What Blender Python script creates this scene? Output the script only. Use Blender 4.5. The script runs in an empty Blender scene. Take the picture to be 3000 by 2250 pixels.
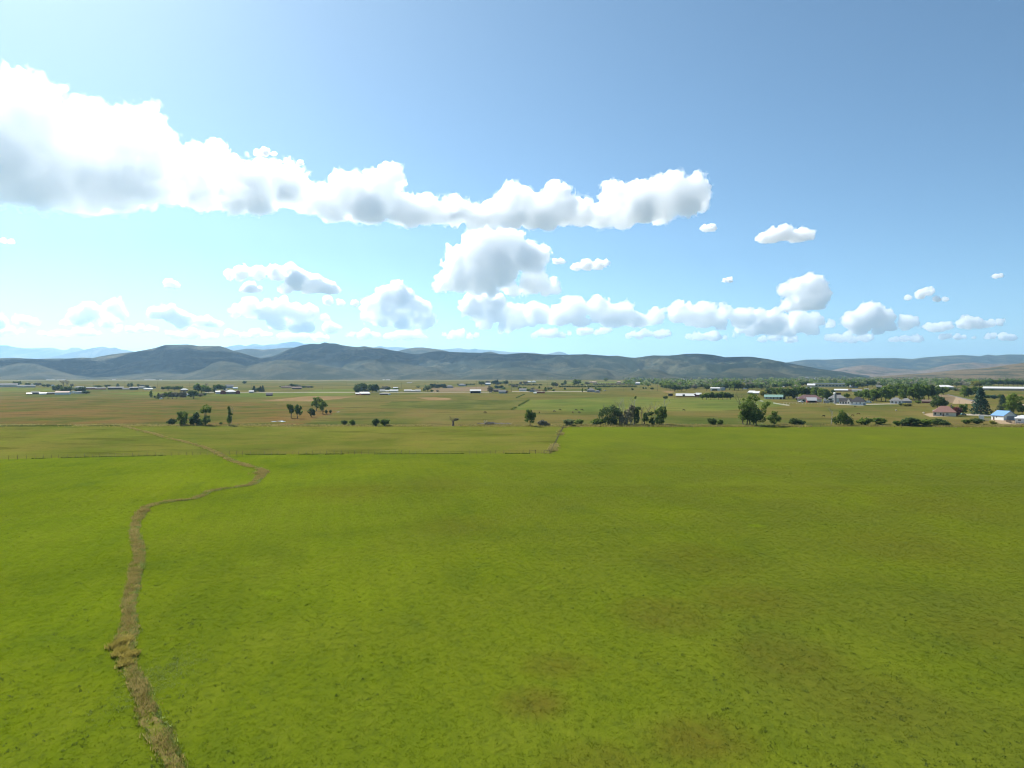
import bpy, bmesh, math, random
import numpy as np
R = math.radians
SC = bpy.context.scene
COL = SC.collection
random.seed(7)

# ------------------------------------------------------------------ camera, sky, sun, exposure
F, CX, HY, EYE = 2065.0, 1500.0, 1095.0, 30.0     # focal length and horizon row in photograph pixels, flying height in metres
cd = bpy.data.cameras.new('drone_camera'); cam = bpy.data.objects.new('drone_camera', cd); COL.objects.link(cam)
cam.location = (0, 0, EYE); cam.rotation_euler = (R(90), 0, 0)
cd.sensor_width = 36; cd.lens = 36*F/3000; cd.shift_y = -30/3000
cd.clip_start = 0.5; cd.clip_end = 120000
SC.camera = cam
SUN_AZ, SUN_EL = 39, 42                            # degrees to the left of the view, degrees above the horizon
W = bpy.data.worlds.new('World'); SC.world = W; W.use_nodes = True
wn = W.node_tree; sky = wn.nodes.new('ShaderNodeTexSky'); sky.sky_type = 'NISHITA'; sky.sun_disc = False
sky.sun_elevation = R(SUN_EL); sky.sun_rotation = R(-SUN_AZ); sky.altitude = 1900
sky.air_density = 0.75; sky.dust_density = 2.3; sky.ozone_density = 3.2
bg = wn.nodes['Background']; bg.inputs[1].default_value = 0.085
wb = wn.nodes.new('ShaderNodeMix'); wb.data_type = 'RGBA'; wb.blend_type = 'MULTIPLY'; wb.inputs[0].default_value = 1; wb.inputs[7].default_value = (0.865, 1.0, 0.90, 1)
wn.links.new(sky.outputs[0], wb.inputs[6]); wn.links.new(wb.outputs[2], bg.inputs[0])
sd = bpy.data.lights.new('sun', 'SUN'); so = bpy.data.objects.new('sun', sd); COL.objects.link(so)
sd.energy = 4.8; sd.angle = R(0.55); sd.color = (1.0, 0.955, 0.88)
so.location = (-900, 900, 1500)
so.rotation_euler = (R(90-SUN_EL), 0, R(180-(-SUN_AZ)) )
from mathutils import Vector
sunv = Vector((-math.sin(R(SUN_AZ))*math.cos(R(SUN_EL)), math.cos(R(SUN_AZ))*math.cos(R(SUN_EL)), math.sin(R(SUN_EL))))
so.rotation_euler = sunv.to_track_quat('Z', 'Y').to_euler()
SC.view_settings.view_transform = 'Standard'; SC.view_settings.look = 'None'
SC.view_settings.exposure = 1.0; SC.view_settings.gamma = 1; SC.view_settings.use_curve_mapping = False
cy = SC.cycles
cy.use_denoising = True; cy.filter_width = 1.15
try: cy.denoiser = 'OPENIMAGEDENOISE'; cy.denoising_input_passes = 'RGB_ALBEDO_NORMAL'; cy.denoising_prefilter = 'ACCURATE'
except Exception: pass
cy.use_adaptive_sampling = True; cy.adaptive_threshold = 0.015; cy.adaptive_min_samples = 48
cy.max_bounces = 48; cy.volume_bounces = 40; cy.diffuse_bounces = 3; cy.glossy_bounces = 2; cy.transmission_bounces = 4
cy.transparent_max_bounces = 24; cy.sample_clamp_indirect = 6.0

# ------------------------------------------------------------------ helpers
def gp(px, py, z=0.0):
    """ground point under a photograph pixel"""
    d = (EYE-z)*F/(py-HY)
    return (px-CX)/F*d, d
def at(px, py, d):
    return Vector(((px-CX)/F*d, d, EYE+(HY-py)/F*d))
def tag(o, label=None, cat=None, group=None, kind=None):
    if label: o['label'] = label
    if cat: o['category'] = cat
    if group: o['group'] = group
    if kind: o['kind'] = kind
    return o
def empty(name, loc=(0,0,0), rz=0.0):
    o = bpy.data.objects.new(name, None); COL.objects.link(o); o.empty_display_size = 0.5
    o.location = loc; o.rotation_euler = (0, 0, rz); return o
def link(name, me, parent=None, loc=None, rz=None):
    o = bpy.data.objects.new(name, me); COL.objects.link(o)
    if parent: o.parent = parent
    if loc is not None: o.location = loc
    if rz is not None: o.rotation_euler = (0, 0, rz)
    return o
def mesh_np(name, V, Fq, mats=(), mi=None, smooth=False):
    """mesh from numpy arrays: V (n,3), Fq (m,k)"""
    V = np.asarray(V, np.float32); Fq = np.asarray(Fq, np.int32)
    me = bpy.data.meshes.new(name); k = Fq.shape[1]; m = len(Fq)
    me.vertices.add(len(V)); me.vertices.foreach_set('co', V.ravel())
    me.loops.add(m*k); me.loops.foreach_set('vertex_index', Fq.ravel())
    me.polygons.add(m); me.polygons.foreach_set('loop_start', np.arange(0, m*k, k, dtype=np.int32))
    if mi is not None: me.polygons.foreach_set('material_index', np.asarray(mi, np.int32))
    me.polygons.foreach_set('use_smooth', np.full(m, bool(smooth)))
    me.update(calc_edges=True)
    for x in mats: me.materials.append(x)
    return me
class MB:
    """collects simple solids into one mesh"""
    def __init__(s): s.v = []; s.f = []
    def add(s, vs, fs):
        b = len(s.v); s.v += [tuple(v) for v in vs]; s.f += [tuple(b+i for i in f) for f in fs]; return s
    def box(s, x0, y0, z0, x1, y1, z1):
        return s.add([(x0,y0,z0),(x1,y0,z0),(x1,y1,z0),(x0,y1,z0),(x0,y0,z1),(x1,y0,z1),(x1,y1,z1),(x0,y1,z1)],
                     [(0,3,2,1),(4,5,6,7),(0,1,5,4),(1,2,6,5),(2,3,7,6),(3,0,4,7)])
    def tube(s, pts, rad, n=6):
        pts = [Vector(p) for p in pts]; rings = []
        for i, p in enumerate(pts):
            t = (pts[min(i+1, len(pts)-1)]-pts[max(i-1, 0)]).normalized()
            a = t.cross(Vector((0.31, 0.87, 0.12))); a = a.normalized() if a.length > 1e-4 else Vector((1,0,0)); b = t.cross(a)
            rings.append([p+(a*math.cos(2*math.pi*k/n)+b*math.sin(2*math.pi*k/n))*rad[i] for k in range(n)])
        vs = [v for r in rings for v in r]; fs = []
        for i in range(len(pts)-1):
            for k in range(n):
                k2 = (k+1) % n; fs.append((i*n+k, i*n+k2, (i+1)*n+k2, (i+1)*n+k))
        fs.append(tuple(reversed(range(n)))); fs.append(tuple((len(pts)-1)*n+k for k in range(n)))
        return s.add(vs, fs)
    def mesh(s, name, mat, smooth=False):
        me = bpy.data.meshes.new(name); me.from_pydata(s.v, [], s.f)
        if isinstance(mat, (list, tuple)):
            for m in mat: me.materials.append(m)
        elif mat: me.materials.append(mat)
        if smooth: me.polygons.foreach_set('use_smooth', [True]*len(me.polygons))
        me.update(); return me
    def build(s, name, mat, parent=None, smooth=False, loc=None, rz=None):
        return link(name, s.mesh(name, mat, smooth), parent, loc, rz)

# numpy lattice noise (0..1)
_L = np.random.RandomState(11).rand(64, 64, 64).astype(np.float32)
def vnoise(P, seed=0):
    P = np.asarray(P, np.float32)+np.float32(seed*17.37+5.1)
    i = np.floor(P).astype(np.int64); f = P-i; f = f*f*(3-2*f); i &= 63; j = (i+1) & 63
    g = lambda a, b, c: _L[a, b, c]
    x0,y0,z0 = i[...,0],i[...,1],i[...,2]; x1,y1,z1 = j[...,0],j[...,1],j[...,2]
    fx,fy,fz = f[...,0],f[...,1],f[...,2]
    a = g(x0,y0,z0)*(1-fx)+g(x1,y0,z0)*fx; b = g(x0,y1,z0)*(1-fx)+g(x1,y1,z0)*fx
    c = g(x0,y0,z1)*(1-fx)+g(x1,y0,z1)*fx; d = g(x0,y1,z1)*(1-fx)+g(x1,y1,z1)*fx
    return (a*(1-fy)+b*fy)*(1-fz)+(c*(1-fy)+d*fy)*fz
def fbm(P, oct=4, seed=0, ridged=False):
    P = np.asarray(P, np.float32); s = 0; a = 1.0; t = 0
    for o in range(oct):
        n = vnoise(P*(2.03**o), seed+o)
        if ridged: n = 1-np.abs(2*n-1)
        s = s+a*n; t += a; a *= 0.5
    return s/t
def interp(pts, x):
    xs = [p[0] for p in pts]; ys = [p[1] for p in pts]
    return np.interp(x, xs, ys)

# materials
def newmat(name):
    m = bpy.data.materials.new(name); m.use_nodes = True; m.node_tree.nodes.clear(); return m, m.node_tree
class NT:
    """terse node-graph writer"""
    def __init__(s, name):
        s.m, s.t = newmat(name); s.out = s.n('ShaderNodeOutputMaterial')
    def n(s, typ, **kw):
        nd = s.t.nodes.new(typ)
        for k, v in kw.items(): setattr(nd, k, v)
        return nd
    def put(s, sock, v):
        if v is None: return
        if hasattr(v, 'is_output'): s.t.links.new(v, sock)
        else:
            if hasattr(sock.default_value, '__len__') and not hasattr(v, '__len__'): v = (v, v, v)
            if hasattr(sock.default_value, '__len__') and len(sock.default_value) == 4 and len(v) == 3: v = (*v, 1)
            sock.default_value = v
    def pos(s): return s.n('ShaderNodeNewGeometry').outputs['Position']
    def map(s, vec, scale=(1,1,1), rot=(0,0,0), loc=(0,0,0)):
        nd = s.n('ShaderNodeMapping'); s.put(nd.inputs['Vector'], vec); nd.inputs['Scale'].default_value = scale
        nd.inputs['Rotation'].default_value = rot; nd.inputs['Location'].default_value = loc; return nd.outputs[0]
    def noise(s, vec, scale, detail=4, rough=0.55, dist=0.0):
        nd = s.n('ShaderNodeTexNoise'); s.put(nd.inputs['Vector'], vec); nd.inputs['Scale'].default_value = scale
        nd.inputs['Detail'].default_value = detail; nd.inputs['Roughness'].default_value = rough; nd.inputs['Distortion'].default_value = dist
        return nd.outputs[0]
    def vor(s, vec, scale, feat='F1', rnd=1.0):
        nd = s.n('ShaderNodeTexVoronoi', feature=feat); s.put(nd.inputs['Vector'], vec); nd.inputs['Scale'].default_value = scale
        nd.inputs['Randomness'].default_value = rnd; return nd
    def ramp(s, fac, stops, interp='LINEAR'):
        nd = s.n('ShaderNodeValToRGB'); nd.color_ramp.interpolation = interp; s.put(nd.inputs[0], fac); e = nd.color_ramp.elements
        while len(e) < len(stops): e.new(0.5)
        for k, (p, c) in enumerate(stops):
            e[k].position = p; e[k].color = (*c, 1) if hasattr(c, '__len__') else (c, c, c, 1)
        return nd.outputs[0]
    def mix(s, fac, a, b, blend='MIX'):
        nd = s.n('ShaderNodeMix', data_type='RGBA', blend_type=blend); s.put(nd.inputs[0], fac); s.put(nd.inputs[6], a); s.put(nd.inputs[7], b); return nd.outputs[2]
    def math(s, op, a, b=None, clamp=False):
        nd = s.n('ShaderNodeMath', operation=op, use_clamp=clamp); s.put(nd.inputs[0], a)
        if b is not None: s.put(nd.inputs[1], b)
        return nd.outputs[0]
    def bump(s, h, strength, dist):
        nd = s.n('ShaderNodeBump'); s.put(nd.inputs['Height'], h); nd.inputs['Strength'].default_value = strength; nd.inputs['Distance'].default_value = dist; return nd.outputs[0]
    def pbsdf(s, col, rough=0.9, spec=0.2, nrm=None, metal=0.0):
        nd = s.n('ShaderNodeBsdfPrincipled'); s.put(nd.inputs['Base Color'], col); s.put(nd.inputs['Roughness'], rough)
        nd.inputs['Specular IOR Level'].default_value = spec; nd.inputs['Metallic'].default_value = metal
        if nrm is not None: s.put(nd.inputs['Normal'], nrm)
        return nd.outputs[0]
    def done(s, surf=None, vol=None):
        if surf is not None: s.t.links.new(surf, s.out.inputs['Surface'])
        if vol is not None: s.t.links.new(vol, s.out.inputs['Volume'])
        return s.m
def plain(name, col, rough=0.8, spec=0.3, var=0.15, scale=0.6, metal=0.0):
    """painted or weathered surface with slight uneven colour"""
    g = NT(name); p = g.pos(); nz = g.noise(p, scale, 5, 0.6)
    c = g.mix(nz, tuple(x*(1-var) for x in col), tuple(min(1, x*(1+var)) for x in col))
    return g.done(g.pbsdf(c, rough, spec, metal=metal))
# ------------------------------------------------------------------ ground and fields
def leafy(g, col, trans=0.25, rough=0.85, nrm=None):
    """grass and foliage: diffuse with light passing through"""
    a = g.pbsdf(col, rough, 0.0, nrm)
    t = g.n('ShaderNodeBsdfTranslucent'); g.put(t.inputs[0], col)
    if nrm is not None: g.put(t.inputs['Normal'], nrm)
    mx = g.n('ShaderNodeMixShader'); mx.inputs[0].default_value = trans
    g.t.links.new(a, mx.inputs[1]); g.t.links.new(t.outputs[0], mx.inputs[2]); return mx.outputs[0]

def spots(g, vec, pts):
    """soft union of round patches [(x, y, radius_x, radius_y, gain)] on the ground, as 0..1"""
    acc = None
    sep = g.n('ShaderNodeSeparateXYZ'); g.put(sep.inputs[0], vec)
    for x, y, rx, ry, gain in pts:
        dx = g.math('DIVIDE', g.math('SUBTRACT', sep.outputs[0], x), rx); dy = g.math('DIVIDE', g.math('SUBTRACT', sep.outputs[1], y), ry)
        r2 = g.math('ADD', g.math('MULTIPLY', dx, dx), g.math('MULTIPLY', dy, dy))
        v = g.math('MULTIPLY', g.math('SUBTRACT', 1.0, r2, clamp=True), gain)
        acc = v if acc is None else g.math('MAXIMUM', acc, v)
    return acc
def pxspot(px, py, wx, gain=1.0, asp=None):
    x, d = gp(px, py); rx = wx*d/F; 
    return (x, d, rx, rx*(asp or 1.0), gain)

def hay_material(blade=False):
    g = NT('hay_grass_blades' if blade else 'hay_field_grass'); p = g.pos()
    big = g.noise(p, 0.018, 4, 0.55, 0.6)
    mid = g.noise(g.map(p, (1, 0.7, 1), (0, 0, 0.5)), 0.09, 5, 0.6, 0.4)
    fine = g.noise(g.map(p, (1.0, 0.55, 1), (0, 0, 0.35)), 1.3, 6, 0.65)
    tiny = g.noise(p, 6.0, 4, 0.7)
    col = g.ramp(big, [(0.30, (0.084, 0.121, 0.006)), (0.5, (0.108, 0.148, 0.006)), (0.68, (0.137, 0.172, 0.007))])
    col = g.mix(g.ramp(mid, [(0.46, 0), (0.72, 0.55)]), col, (0.150, 0.178, 0.014))
    col = g.mix(g.ramp(mid, [(0.26, 0.55), (0.44, 0)]), col, (0.052, 0.090, 0.012))
    # thin, browner stands of grass
    br = spots(g, g.n('ShaderNodeVectorMath', operation='ADD').outputs[0] if False else p, [
        pxspot(1560, 2060, 130, .9, 1.0), pxspot(1640, 1950, 150, .6, .8), pxspot(1950, 1800, 190, .75, 1.0), pxspot(2050, 1640, 200, .5, 1.2), pxspot(2300, 1930, 210, .75, 1.2),
        pxspot(2050, 2170, 220, .8, .9), pxspot(2200, 1760, 200, .65, 1.0), pxspot(2550, 2050, 260, .55, 1.0), pxspot(1750, 2230, 200, .6, .7), pxspot(1030, 1440, 190, .45, 1.2), pxspot(1330, 1540, 170, .35, 1.0),
        pxspot(640, 1330, 160, .3, 1.0), pxspot(1280, 1420, 150, .4, 1.2), pxspot(2650, 1600, 240, .5, 1.2), pxspot(2750, 1480, 200, .4, 1.4), pxspot(2900, 1850, 200, .5, 1.0)])
    brn = g.math('MULTIPLY', br, g.ramp(g.noise(p, 0.22, 6, 0.68, 0.5), [(0.30, 0.35), (0.60, 1.0)]))
    col = g.mix(g.math('MULTIPLY', brn, 0.92), col, (0.098, 0.074, 0.011))
    dl = spots(g, p, [(110, 210, 190, 260, .8), (60, 75, 70, 60, .75), (250, 380, 260, 200, .8)])
    dl = g.math('MULTIPLY', dl, g.ramp(g.noise(p, 0.05, 5, 0.6, 0.5), [(0.3, 0.4), (0.62, 1.0)]))
    col = g.mix(dl, col, (0.098, 0.110, 0.016))
    # lime patches where urine or seep keeps it lush
    lm = spots(g, p, [pxspot(793, 1738, 42, .9, .9), pxspot(2217, 1541, 30, .8, .9), pxspot(1585, 1722, 32, .6, 1), pxspot(1075, 1735, 60, .5, 1.4), pxspot(1180, 1650, 90, .45, 1.6), pxspot(740, 1650, 50, .4, 1), pxspot(1065, 2070, 40, .5, 1), pxspot(960, 1600, 160, .4, 1), pxspot(330, 1540, 160, .35, 1), pxspot(300, 1760, 120, .35, 1.6), pxspot(200, 1560, 420, .42, 1.2), pxspot(150, 1800, 330, .38, 1.5), pxspot(900, 1500, 420, .25, 1.0), pxspot(1050, 1700, 300, .28, 1.5), pxspot(750, 1400, 500, .3, .5)])
    col = g.mix(g.math('MULTIPLY', g.math('MULTIPLY', lm, g.ramp(g.noise(p, 0.12, 5, 0.65, 0.4), [(0.3, 0.35), (0.6, 1.0)])), 0.8), col, (0.160, 0.218, 0.008))
    # mowing swaths, faint
    wv = g.n('ShaderNodeTexWave', wave_type='BANDS', bands_direction='X'); g.put(wv.inputs[0], g.map(p, (1, 1, 1), (0, 0, R(-14)))); wv.inputs['Scale'].default_value = 0.085; wv.inputs['Distortion'].default_value = 1.2; wv.inputs['Detail'].default_value = 2
    col = g.mix(g.math('MULTIPLY', wv.outputs[1], 0.10), col, (0.05, 0.075, 0.012))
    col = g.mix(g.ramp(fine, [(0.30, 0.45), (0.50, 0.0)]), col, (0.050, 0.072, 0.010))
    col = g.mix(g.ramp(fine, [(0.55, 0.0), (0.78, 0.4)]), col, (0.165, 0.178, 0.020))
    h = g.math('ADD', g.math('MULTIPLY', fine, 1.0), g.math('MULTIPLY', tiny, 0.35))
    if blade: return g.done(leafy(g, g.mix(1.0, col, (1.45, 1.45, 1.40), 'MULTIPLY'), 0.52, 0.9))
    return g.done(leafy(g, col, 0.15, 0.9, g.bump(h, 0.65, 0.28)))
def pasture_material(name, cols, brown, tan_amt=0.5, scale=0.02):
    g = NT(name); p = g.pos()
    a = g.noise(g.map(p, (1, 0.55, 1)), scale, 5, 0.6, 0.5); b = g.noise(g.map(p, (0.8, 1.0, 1)), scale*2.4, 6, 0.68, 0.5); f = g.noise(p, 0.9, 6, 0.7)
    col = g.ramp(a, [(0.40, cols[0]), (0.5, cols[1]), (0.60, cols[2])])
    col = g.mix(g.math('MULTIPLY', g.ramp(b, [(0.44, 0), (0.58, 1)]), tan_amt), col, brown)
    d2 = g.noise(g.map(p, (0.5, 1.3, 1), (0, 0, 0.2)), scale*4.5, 5, 0.7, 0.4)
    col = g.mix(g.ramp(d2, [(0.36, 0.55), (0.46, 0)]), col, tuple(x*0.55 for x in cols[0]))
    col = g.mix(g.ramp(d2, [(0.56, 0), (0.68, 0.45)]), col, tuple(x*1.45 for x in cols[1]))
    col = g.mix(g.ramp(f, [(0.28, 0.5), (0.5, 0)]), col, tuple(x*0.45 for x in cols[0]))
    return g.done(leafy(g, col, 0.1, 0.95, g.bump(g.math('ADD', f, b), 0.7, 0.5)))
M_hay = hay_material(); M_hayb = hay_material(True)
M_past = pasture_material('pasture_grass', [(0.0836, 0.1012, 0.0139), (0.1100, 0.1250, 0.0177), (0.1364, 0.1408, 0.0228)], (0.1496, 0.1232, 0.0304), 0.45, 0.012)
M_far = pasture_material('dry_pasture_grass', [(0.0714, 0.0907, 0.0214), (0.1050, 0.1075, 0.0271), (0.1386, 0.1218, 0.0393)], (0.1512, 0.1092, 0.0400), 0.6, 0.007)
M_brownp = pasture_material('brown_pasture_grass', [(0.0672, 0.0840, 0.0171), (0.1075, 0.0991, 0.0257), (0.1470, 0.1008, 0.0343)], (0.1596, 0.0941, 0.0357), 0.62, 0.012)
M_greenf = pasture_material('green_meadow_grass', [(0.085, 0.118, 0.026), (0.108, 0.138, 0.030), (0.138, 0.150, 0.036)], (0.150, 0.138, 0.042), 0.5, 0.010)
M_darkg = pasture_material('dark_meadow_grass', [(0.068, 0.085, 0.020), (0.092, 0.105, 0.026), (0.120, 0.122, 0.034)], (0.110, 0.105, 0.035), 0.4, 0.02)
M_stub = pasture_material('cut_stubble', [(0.200, 0.138, 0.066), (0.232, 0.158, 0.076), (0.255, 0.176, 0.086)], (0.170, 0.125, 0.056), 0.4, 0.02)
M_plough = pasture_material('bare_pinkish_soil', [(0.175, 0.130, 0.080), (0.198, 0.146, 0.090), (0.220, 0.160, 0.100)], (0.155, 0.130, 0.066), 0.5, 0.02)
M_gravel = plain('pale_gravel', (0.30, 0.27, 0.21), 0.95, 0.1, 0.2, 0.3)
M_asph = plain('old_grey_asphalt', (0.13, 0.125, 0.12), 0.95, 0.2, 0.2, 0.2)
M_dirt = plain('bare_dirt', (0.26, 0.19, 0.115), 0.95, 0.1, 0.3, 0.3)

def sheet(name, pts, z, mat, sub=0, jit=0.0, label=None, seed=1):
    """flat ground sheet from an outline in world metres"""
    rnd = random.Random(seed); out = []
    for i, a in enumerate(pts):
        b = pts[(i+1) % len(pts)]; L = math.dist(a, b); n = max(1, int(L/sub)) if sub else 1
        for k in range(n):
            t = k/n; x = a[0]+(b[0]-a[0])*t; y = a[1]+(b[1]-a[1])*t
            out.append((x+rnd.uniform(-jit, jit), y+rnd.uniform(-jit, jit), z))
    me = bpy.data.meshes.new(name); bm = bmesh.new(); f = bm.faces.new([bm.verts.new(v) for v in out])
    if f.normal.z < 0: f.normal_flip()
    f.normal_update()
    if f.normal.z < 0: f.normal_flip()
    bmesh.ops.triangulate(bm, faces=[f]); bm.to_mesh(me); bm.free(); me.materials.append(mat)
    o = link(name, me); tag(o, label, None, None, 'structure'); return o
def pxsheet(name, px, z, mat, sub=0, jit=0, seed=1): return sheet(name, [gp(*p) for p in px], z, mat, sub, jit, None, seed)

V = []; Fq = []
xs = [-34000, -12000, -4000, -1500, -500, 0, 500, 1500, 4000, 12000, 34000]; ys = [-2000, -200, 60, 250, 700, 1800, 4000, 9000, 20000, 34000]
for y in ys:
    for x in xs: V.append((x, y, 0))
n = len(xs)
for j in range(len(ys)-1):
    for i in range(n-1): Fq.append((j*n+i, j*n+i+1, (j+1)*n+i+1, (j+1)*n+i))
tag(link('ground', mesh_np('ground', V, Fq, [M_far])), kind='structure')

# the near hay field: left of the corner it ends at the cross fence, right of it runs on to the tree line
HAYP = [(-320, 30), (320, 30), gp(3320, 1252), gp(2500, 1251), gp(1652, 1251), gp(1616, 1328), gp(1000, 1330.5), gp(588, 1332), gp(271, 1338.5), gp(0, 1346), gp(-350, 1355)]
sheet('hay_field', HAYP, 0.05, M_hay, 6, 0.3)
sheet('pasture', [gp(-400, 1362), gp(0, 1350), gp(588, 1336), gp(1612, 1331), gp(1654, 1249), gp(900, 1249.5), gp(300, 1247), gp(-400, 1246)], 0.025, M_past, 12, 0.8)
pxsheet('brown_pasture', [(-600, 1246), (300, 1246), (900, 1244), (960, 1215), (1000, 1195), (620, 1172), (250, 1166), (-200, 1170), (-600, 1180)], 0.012, M_brownp, 20, 5)
pxsheet('green_meadow', [(1548, 1172), (1850, 1163), (2240, 1168), (2300, 1190), (2100, 1204), (1700, 1206), (1500, 1200)], 0.02, M_greenf, 20, 4)
pxsheet('dark_meadow', [(1090, 1196), (1500, 1199), (1552, 1171), (1420, 1172), (1150, 1176)], 0.016, M_darkg, 15, 6)
pxsheet('stubble_field', [(766, 1174.5), (905, 1160.5), (1042, 1162.5), (970, 1171), (900, 1176)], 0.02, M_stub, 30, 3)
pxsheet('stubble_field', [(1225, 1165), (1270, 1163.5), (1336, 1169), (1300, 1172.5), (1250, 1171)], 0.024, M_stub, 20, 5)
pxsheet('stubble_field', [(1945, 1145), (1975, 1146.5), (1972, 1151), (1946, 1150)], 0.024, M_stub, 20, 5)
pxsheet('bare_field', [(1259, 1137), (1430, 1132), (1440, 1146), (1262, 1147.5)], 0.02, M_plough, 40, 6)
pxsheet('green_meadow', [(0, 1136), (158, 1136), (156, 1147), (0, 1147)], 0.02, M_greenf, 40, 5)
pxsheet('green_meadow', [(310, 1153), (440, 1147), (490, 1148), (480, 1159), (400, 1157)], 0.02, M_greenf, 40, 5)
pxsheet('green_meadow', [(60, 1163), (90, 1156), (260, 1153.5), (300, 1158), (200, 1165)], 0.022, M_darkg, 40, 5)
pxsheet('green_meadow', [(600, 1160), (640, 1152), (1037, 1149), (1030, 1159), (760, 1164)], 0.02, M_greenf, 40, 5)
pxsheet('green_meadow', [(930, 1141), (1037, 1139), (1040, 1148), (900, 1148)], 0.022, M_greenf, 40, 5)
pxsheet('green_meadow', [(1640, 1119), (1900, 1118), (1900, 1123), (1660, 1124)], 0.022, M_greenf, 40, 5)
pxsheet('bare_field', [(2740, 1157), (2772, 1156), (2860, 1176), (2840, 1181), (2770, 1181)], 0.02, M_plough, 20, 2)
pxsheet('road', [(2772, 1155.6), (2778, 1155.5), (2875, 1178), (2858, 1178)], 0.05, M_asph)
for nm, pts, z in [('road', [(-300, 1148.6), (3300, 1148.6), (3300, 1149.6), (-300, 1149.6)], 0.045)]:
    pass
# county road in front of the farms, and the highway under the hills
pxsheet('road', [(600, 1148.8), (1440, 1148.4), (1440, 1149.6), (600, 1150.0)], 0.05, M_gravel)
pxsheet('road', [(1500, 1146.6), (1720, 1146.6), (1720, 1147.8), (1500, 1147.8)], 0.05, M_gravel)
pxsheet('road', [(-400, 1114.3), (1600, 1113.6), (1600, 1114.1), (-400, 1114.9)], 0.3, M_gravel)
# driveways and yards
pxsheet('yard', [(2705, 1213), (2745, 1208), (2790, 1211), (2790, 1220), (2725, 1222)], 0.03, M_dirt, 4, .3)
pxsheet('driveway', [(2828, 1212.5), (2860, 1212), (2905, 1216), (2905, 1219), (2832, 1217)], 0.034, M_gravel)
pxsheet('yard', [(2905, 1229), (2952, 1230), (3010, 1236), (3010, 1245), (2935, 1243), (2900, 1234)], 0.03, M_dirt, 4, .4)
pxsheet('driveway', [(2445, 1182.5), (2530, 1186), (2530, 1188.5), (2450, 1186)], 0.034, M_gravel)
pxsheet('driveway', [(2532, 1183.3), (2640, 1182.2), (2640, 1183.8), (2534, 1185.8)], 0.034, M_gravel)
pxsheet('driveway', [(2800, 1161), (2880, 1182), (2885, 1183.5), (2790, 1183)], 0.026, M_dirt, 10, 1)

# ------------------------------------------------------------------ hills and mountains
def hill_material(name, sage, brush, tan, brush_amt=0.5, sc=0.004):
    g = NT(name); p = g.pos()
    a = g.noise(g.map(p, (1, 0.6, 2.0)), sc, 6, 0.62, 0.8); b = g.noise(p, sc*5, 6, 0.7, 0.3); v = g.noise(p, sc*22, 4, 0.75)
    col = g.mix(g.ramp(b, [(0.35, 0), (0.65, 1)]), sage, tan)
    m = g.ramp(g.math('ADD', g.math('MULTIPLY', a, 0.75), g.math('MULTIPLY', v, 0.25)), [(0.62-brush_amt*0.34, 0), (0.72-brush_amt*0.34, 1)])
    col = g.mix(m, col, brush)
    col = g.mix(g.ramp(v, [(0.5, 0), (0.62, 0.55)]), col, tuple(x*0.7 for x in brush))
    return g.done(g.pbsdf(col, 0.95, 0.05, g.bump(g.math('ADD', v, b), 0.8, 14.0)))
M_hill = hill_material('sagebrush_hill', (0.080, 0.084, 0.044), (0.018, 0.030, 0.016), (0.115, 0.104, 0.058), 0.64)
M_foot = hill_material('dry_foothill', (0.062, 0.067, 0.036), (0.023, 0.035, 0.019), (0.088, 0.082, 0.047), 0.52, 0.006)
M_mount = hill_material('forested_mountain', (0.10, 0.11, 0.07), (0.030, 0.045, 0.025), (0.16, 0.15, 0.10), 0.5, 0.0012)
M_tanhill = hill_material('tan_grass_hill', (0.150, 0.118, 0.064), (0.042, 0.052, 0.028), (0.19, 0.138, 0.078), 0.42, 0.005)
M_pinkhill = hill_material('pinkish_brush_hill', (0.150, 0.120, 0.080), (0.045, 0.058, 0.034), (0.20, 0.140, 0.098), 0.42, 0.003)

def hill_range(name, sil, Dr, Df, Db, mat, amp, scale, step=6, nf=44, nb=12, seed=0, pw=1.25, fine=0.0):
    """ridge whose crest follows the outline SIL at distance Dr, with a spurred front down to Df and a back down to Db"""
    x0, x1 = sil[0][0], sil[-1][0]
    px = np.arange(x0, x1+step, step, dtype=np.float64)
    Y = interp(sil, px)
    zr = np.maximum(EYE+(HY-Y)/F*Dr, -25)
    rows = [];
    T = np.concatenate([np.linspace(0, 1, nf), np.linspace(1, 2, nb+1)[1:]])
    for t in T:
        d = Df+(Dr-Df)*t if t <= 1 else Dr+(Db-Dr)*(t-1)
        x = (px-CX)/F*d
        P = np.stack([x/scale, np.full_like(x, d)/(scale*1.7), np.full_like(x, seed*3.3)], -1)
        P = P+(fbm(P*0.6+9, 2, seed+5)[:, None]-.5)*1.2
        if t <= 1:
            s = t**pw; base = zr*s
            w = 4*s*(1-s)
            nz = (fbm(P, 5, seed, True)-0.62)*amp*w*np.clip(zr/120, .15, 1.3)
            z = base+nz+(fbm(P*6, 3, seed+2)-.5)*fine*(0.3+w)
            los = EYE+(zr-EYE)*d/Dr-2.0
            if t > 0.02: z = np.where(t < 0.985, np.minimum(z, los-amp*0.02*(1-t)), z)
        else:
            z = zr*(1-(t-1))**1.3+(fbm(P, 4, seed, True)-.62)*amp*2*(t-1)*(2-t)
        if t == 0: z = np.full_like(x, -6.0)
        rows.append(np.stack([x, np.full_like(x, d), z], -1))
    V = np.concatenate(rows); n = len(px)
    ii, jj = np.meshgrid(np.arange(n-1), np.arange(len(T)-1)); a = (jj*n+ii).ravel()
    Fq = np.stack([a, a+1, a+1+n, a+n], -1)
    o = link(name, mesh_np(name, V, Fq, [mat], smooth=True)); tag(o, kind='structure'); return o

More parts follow.
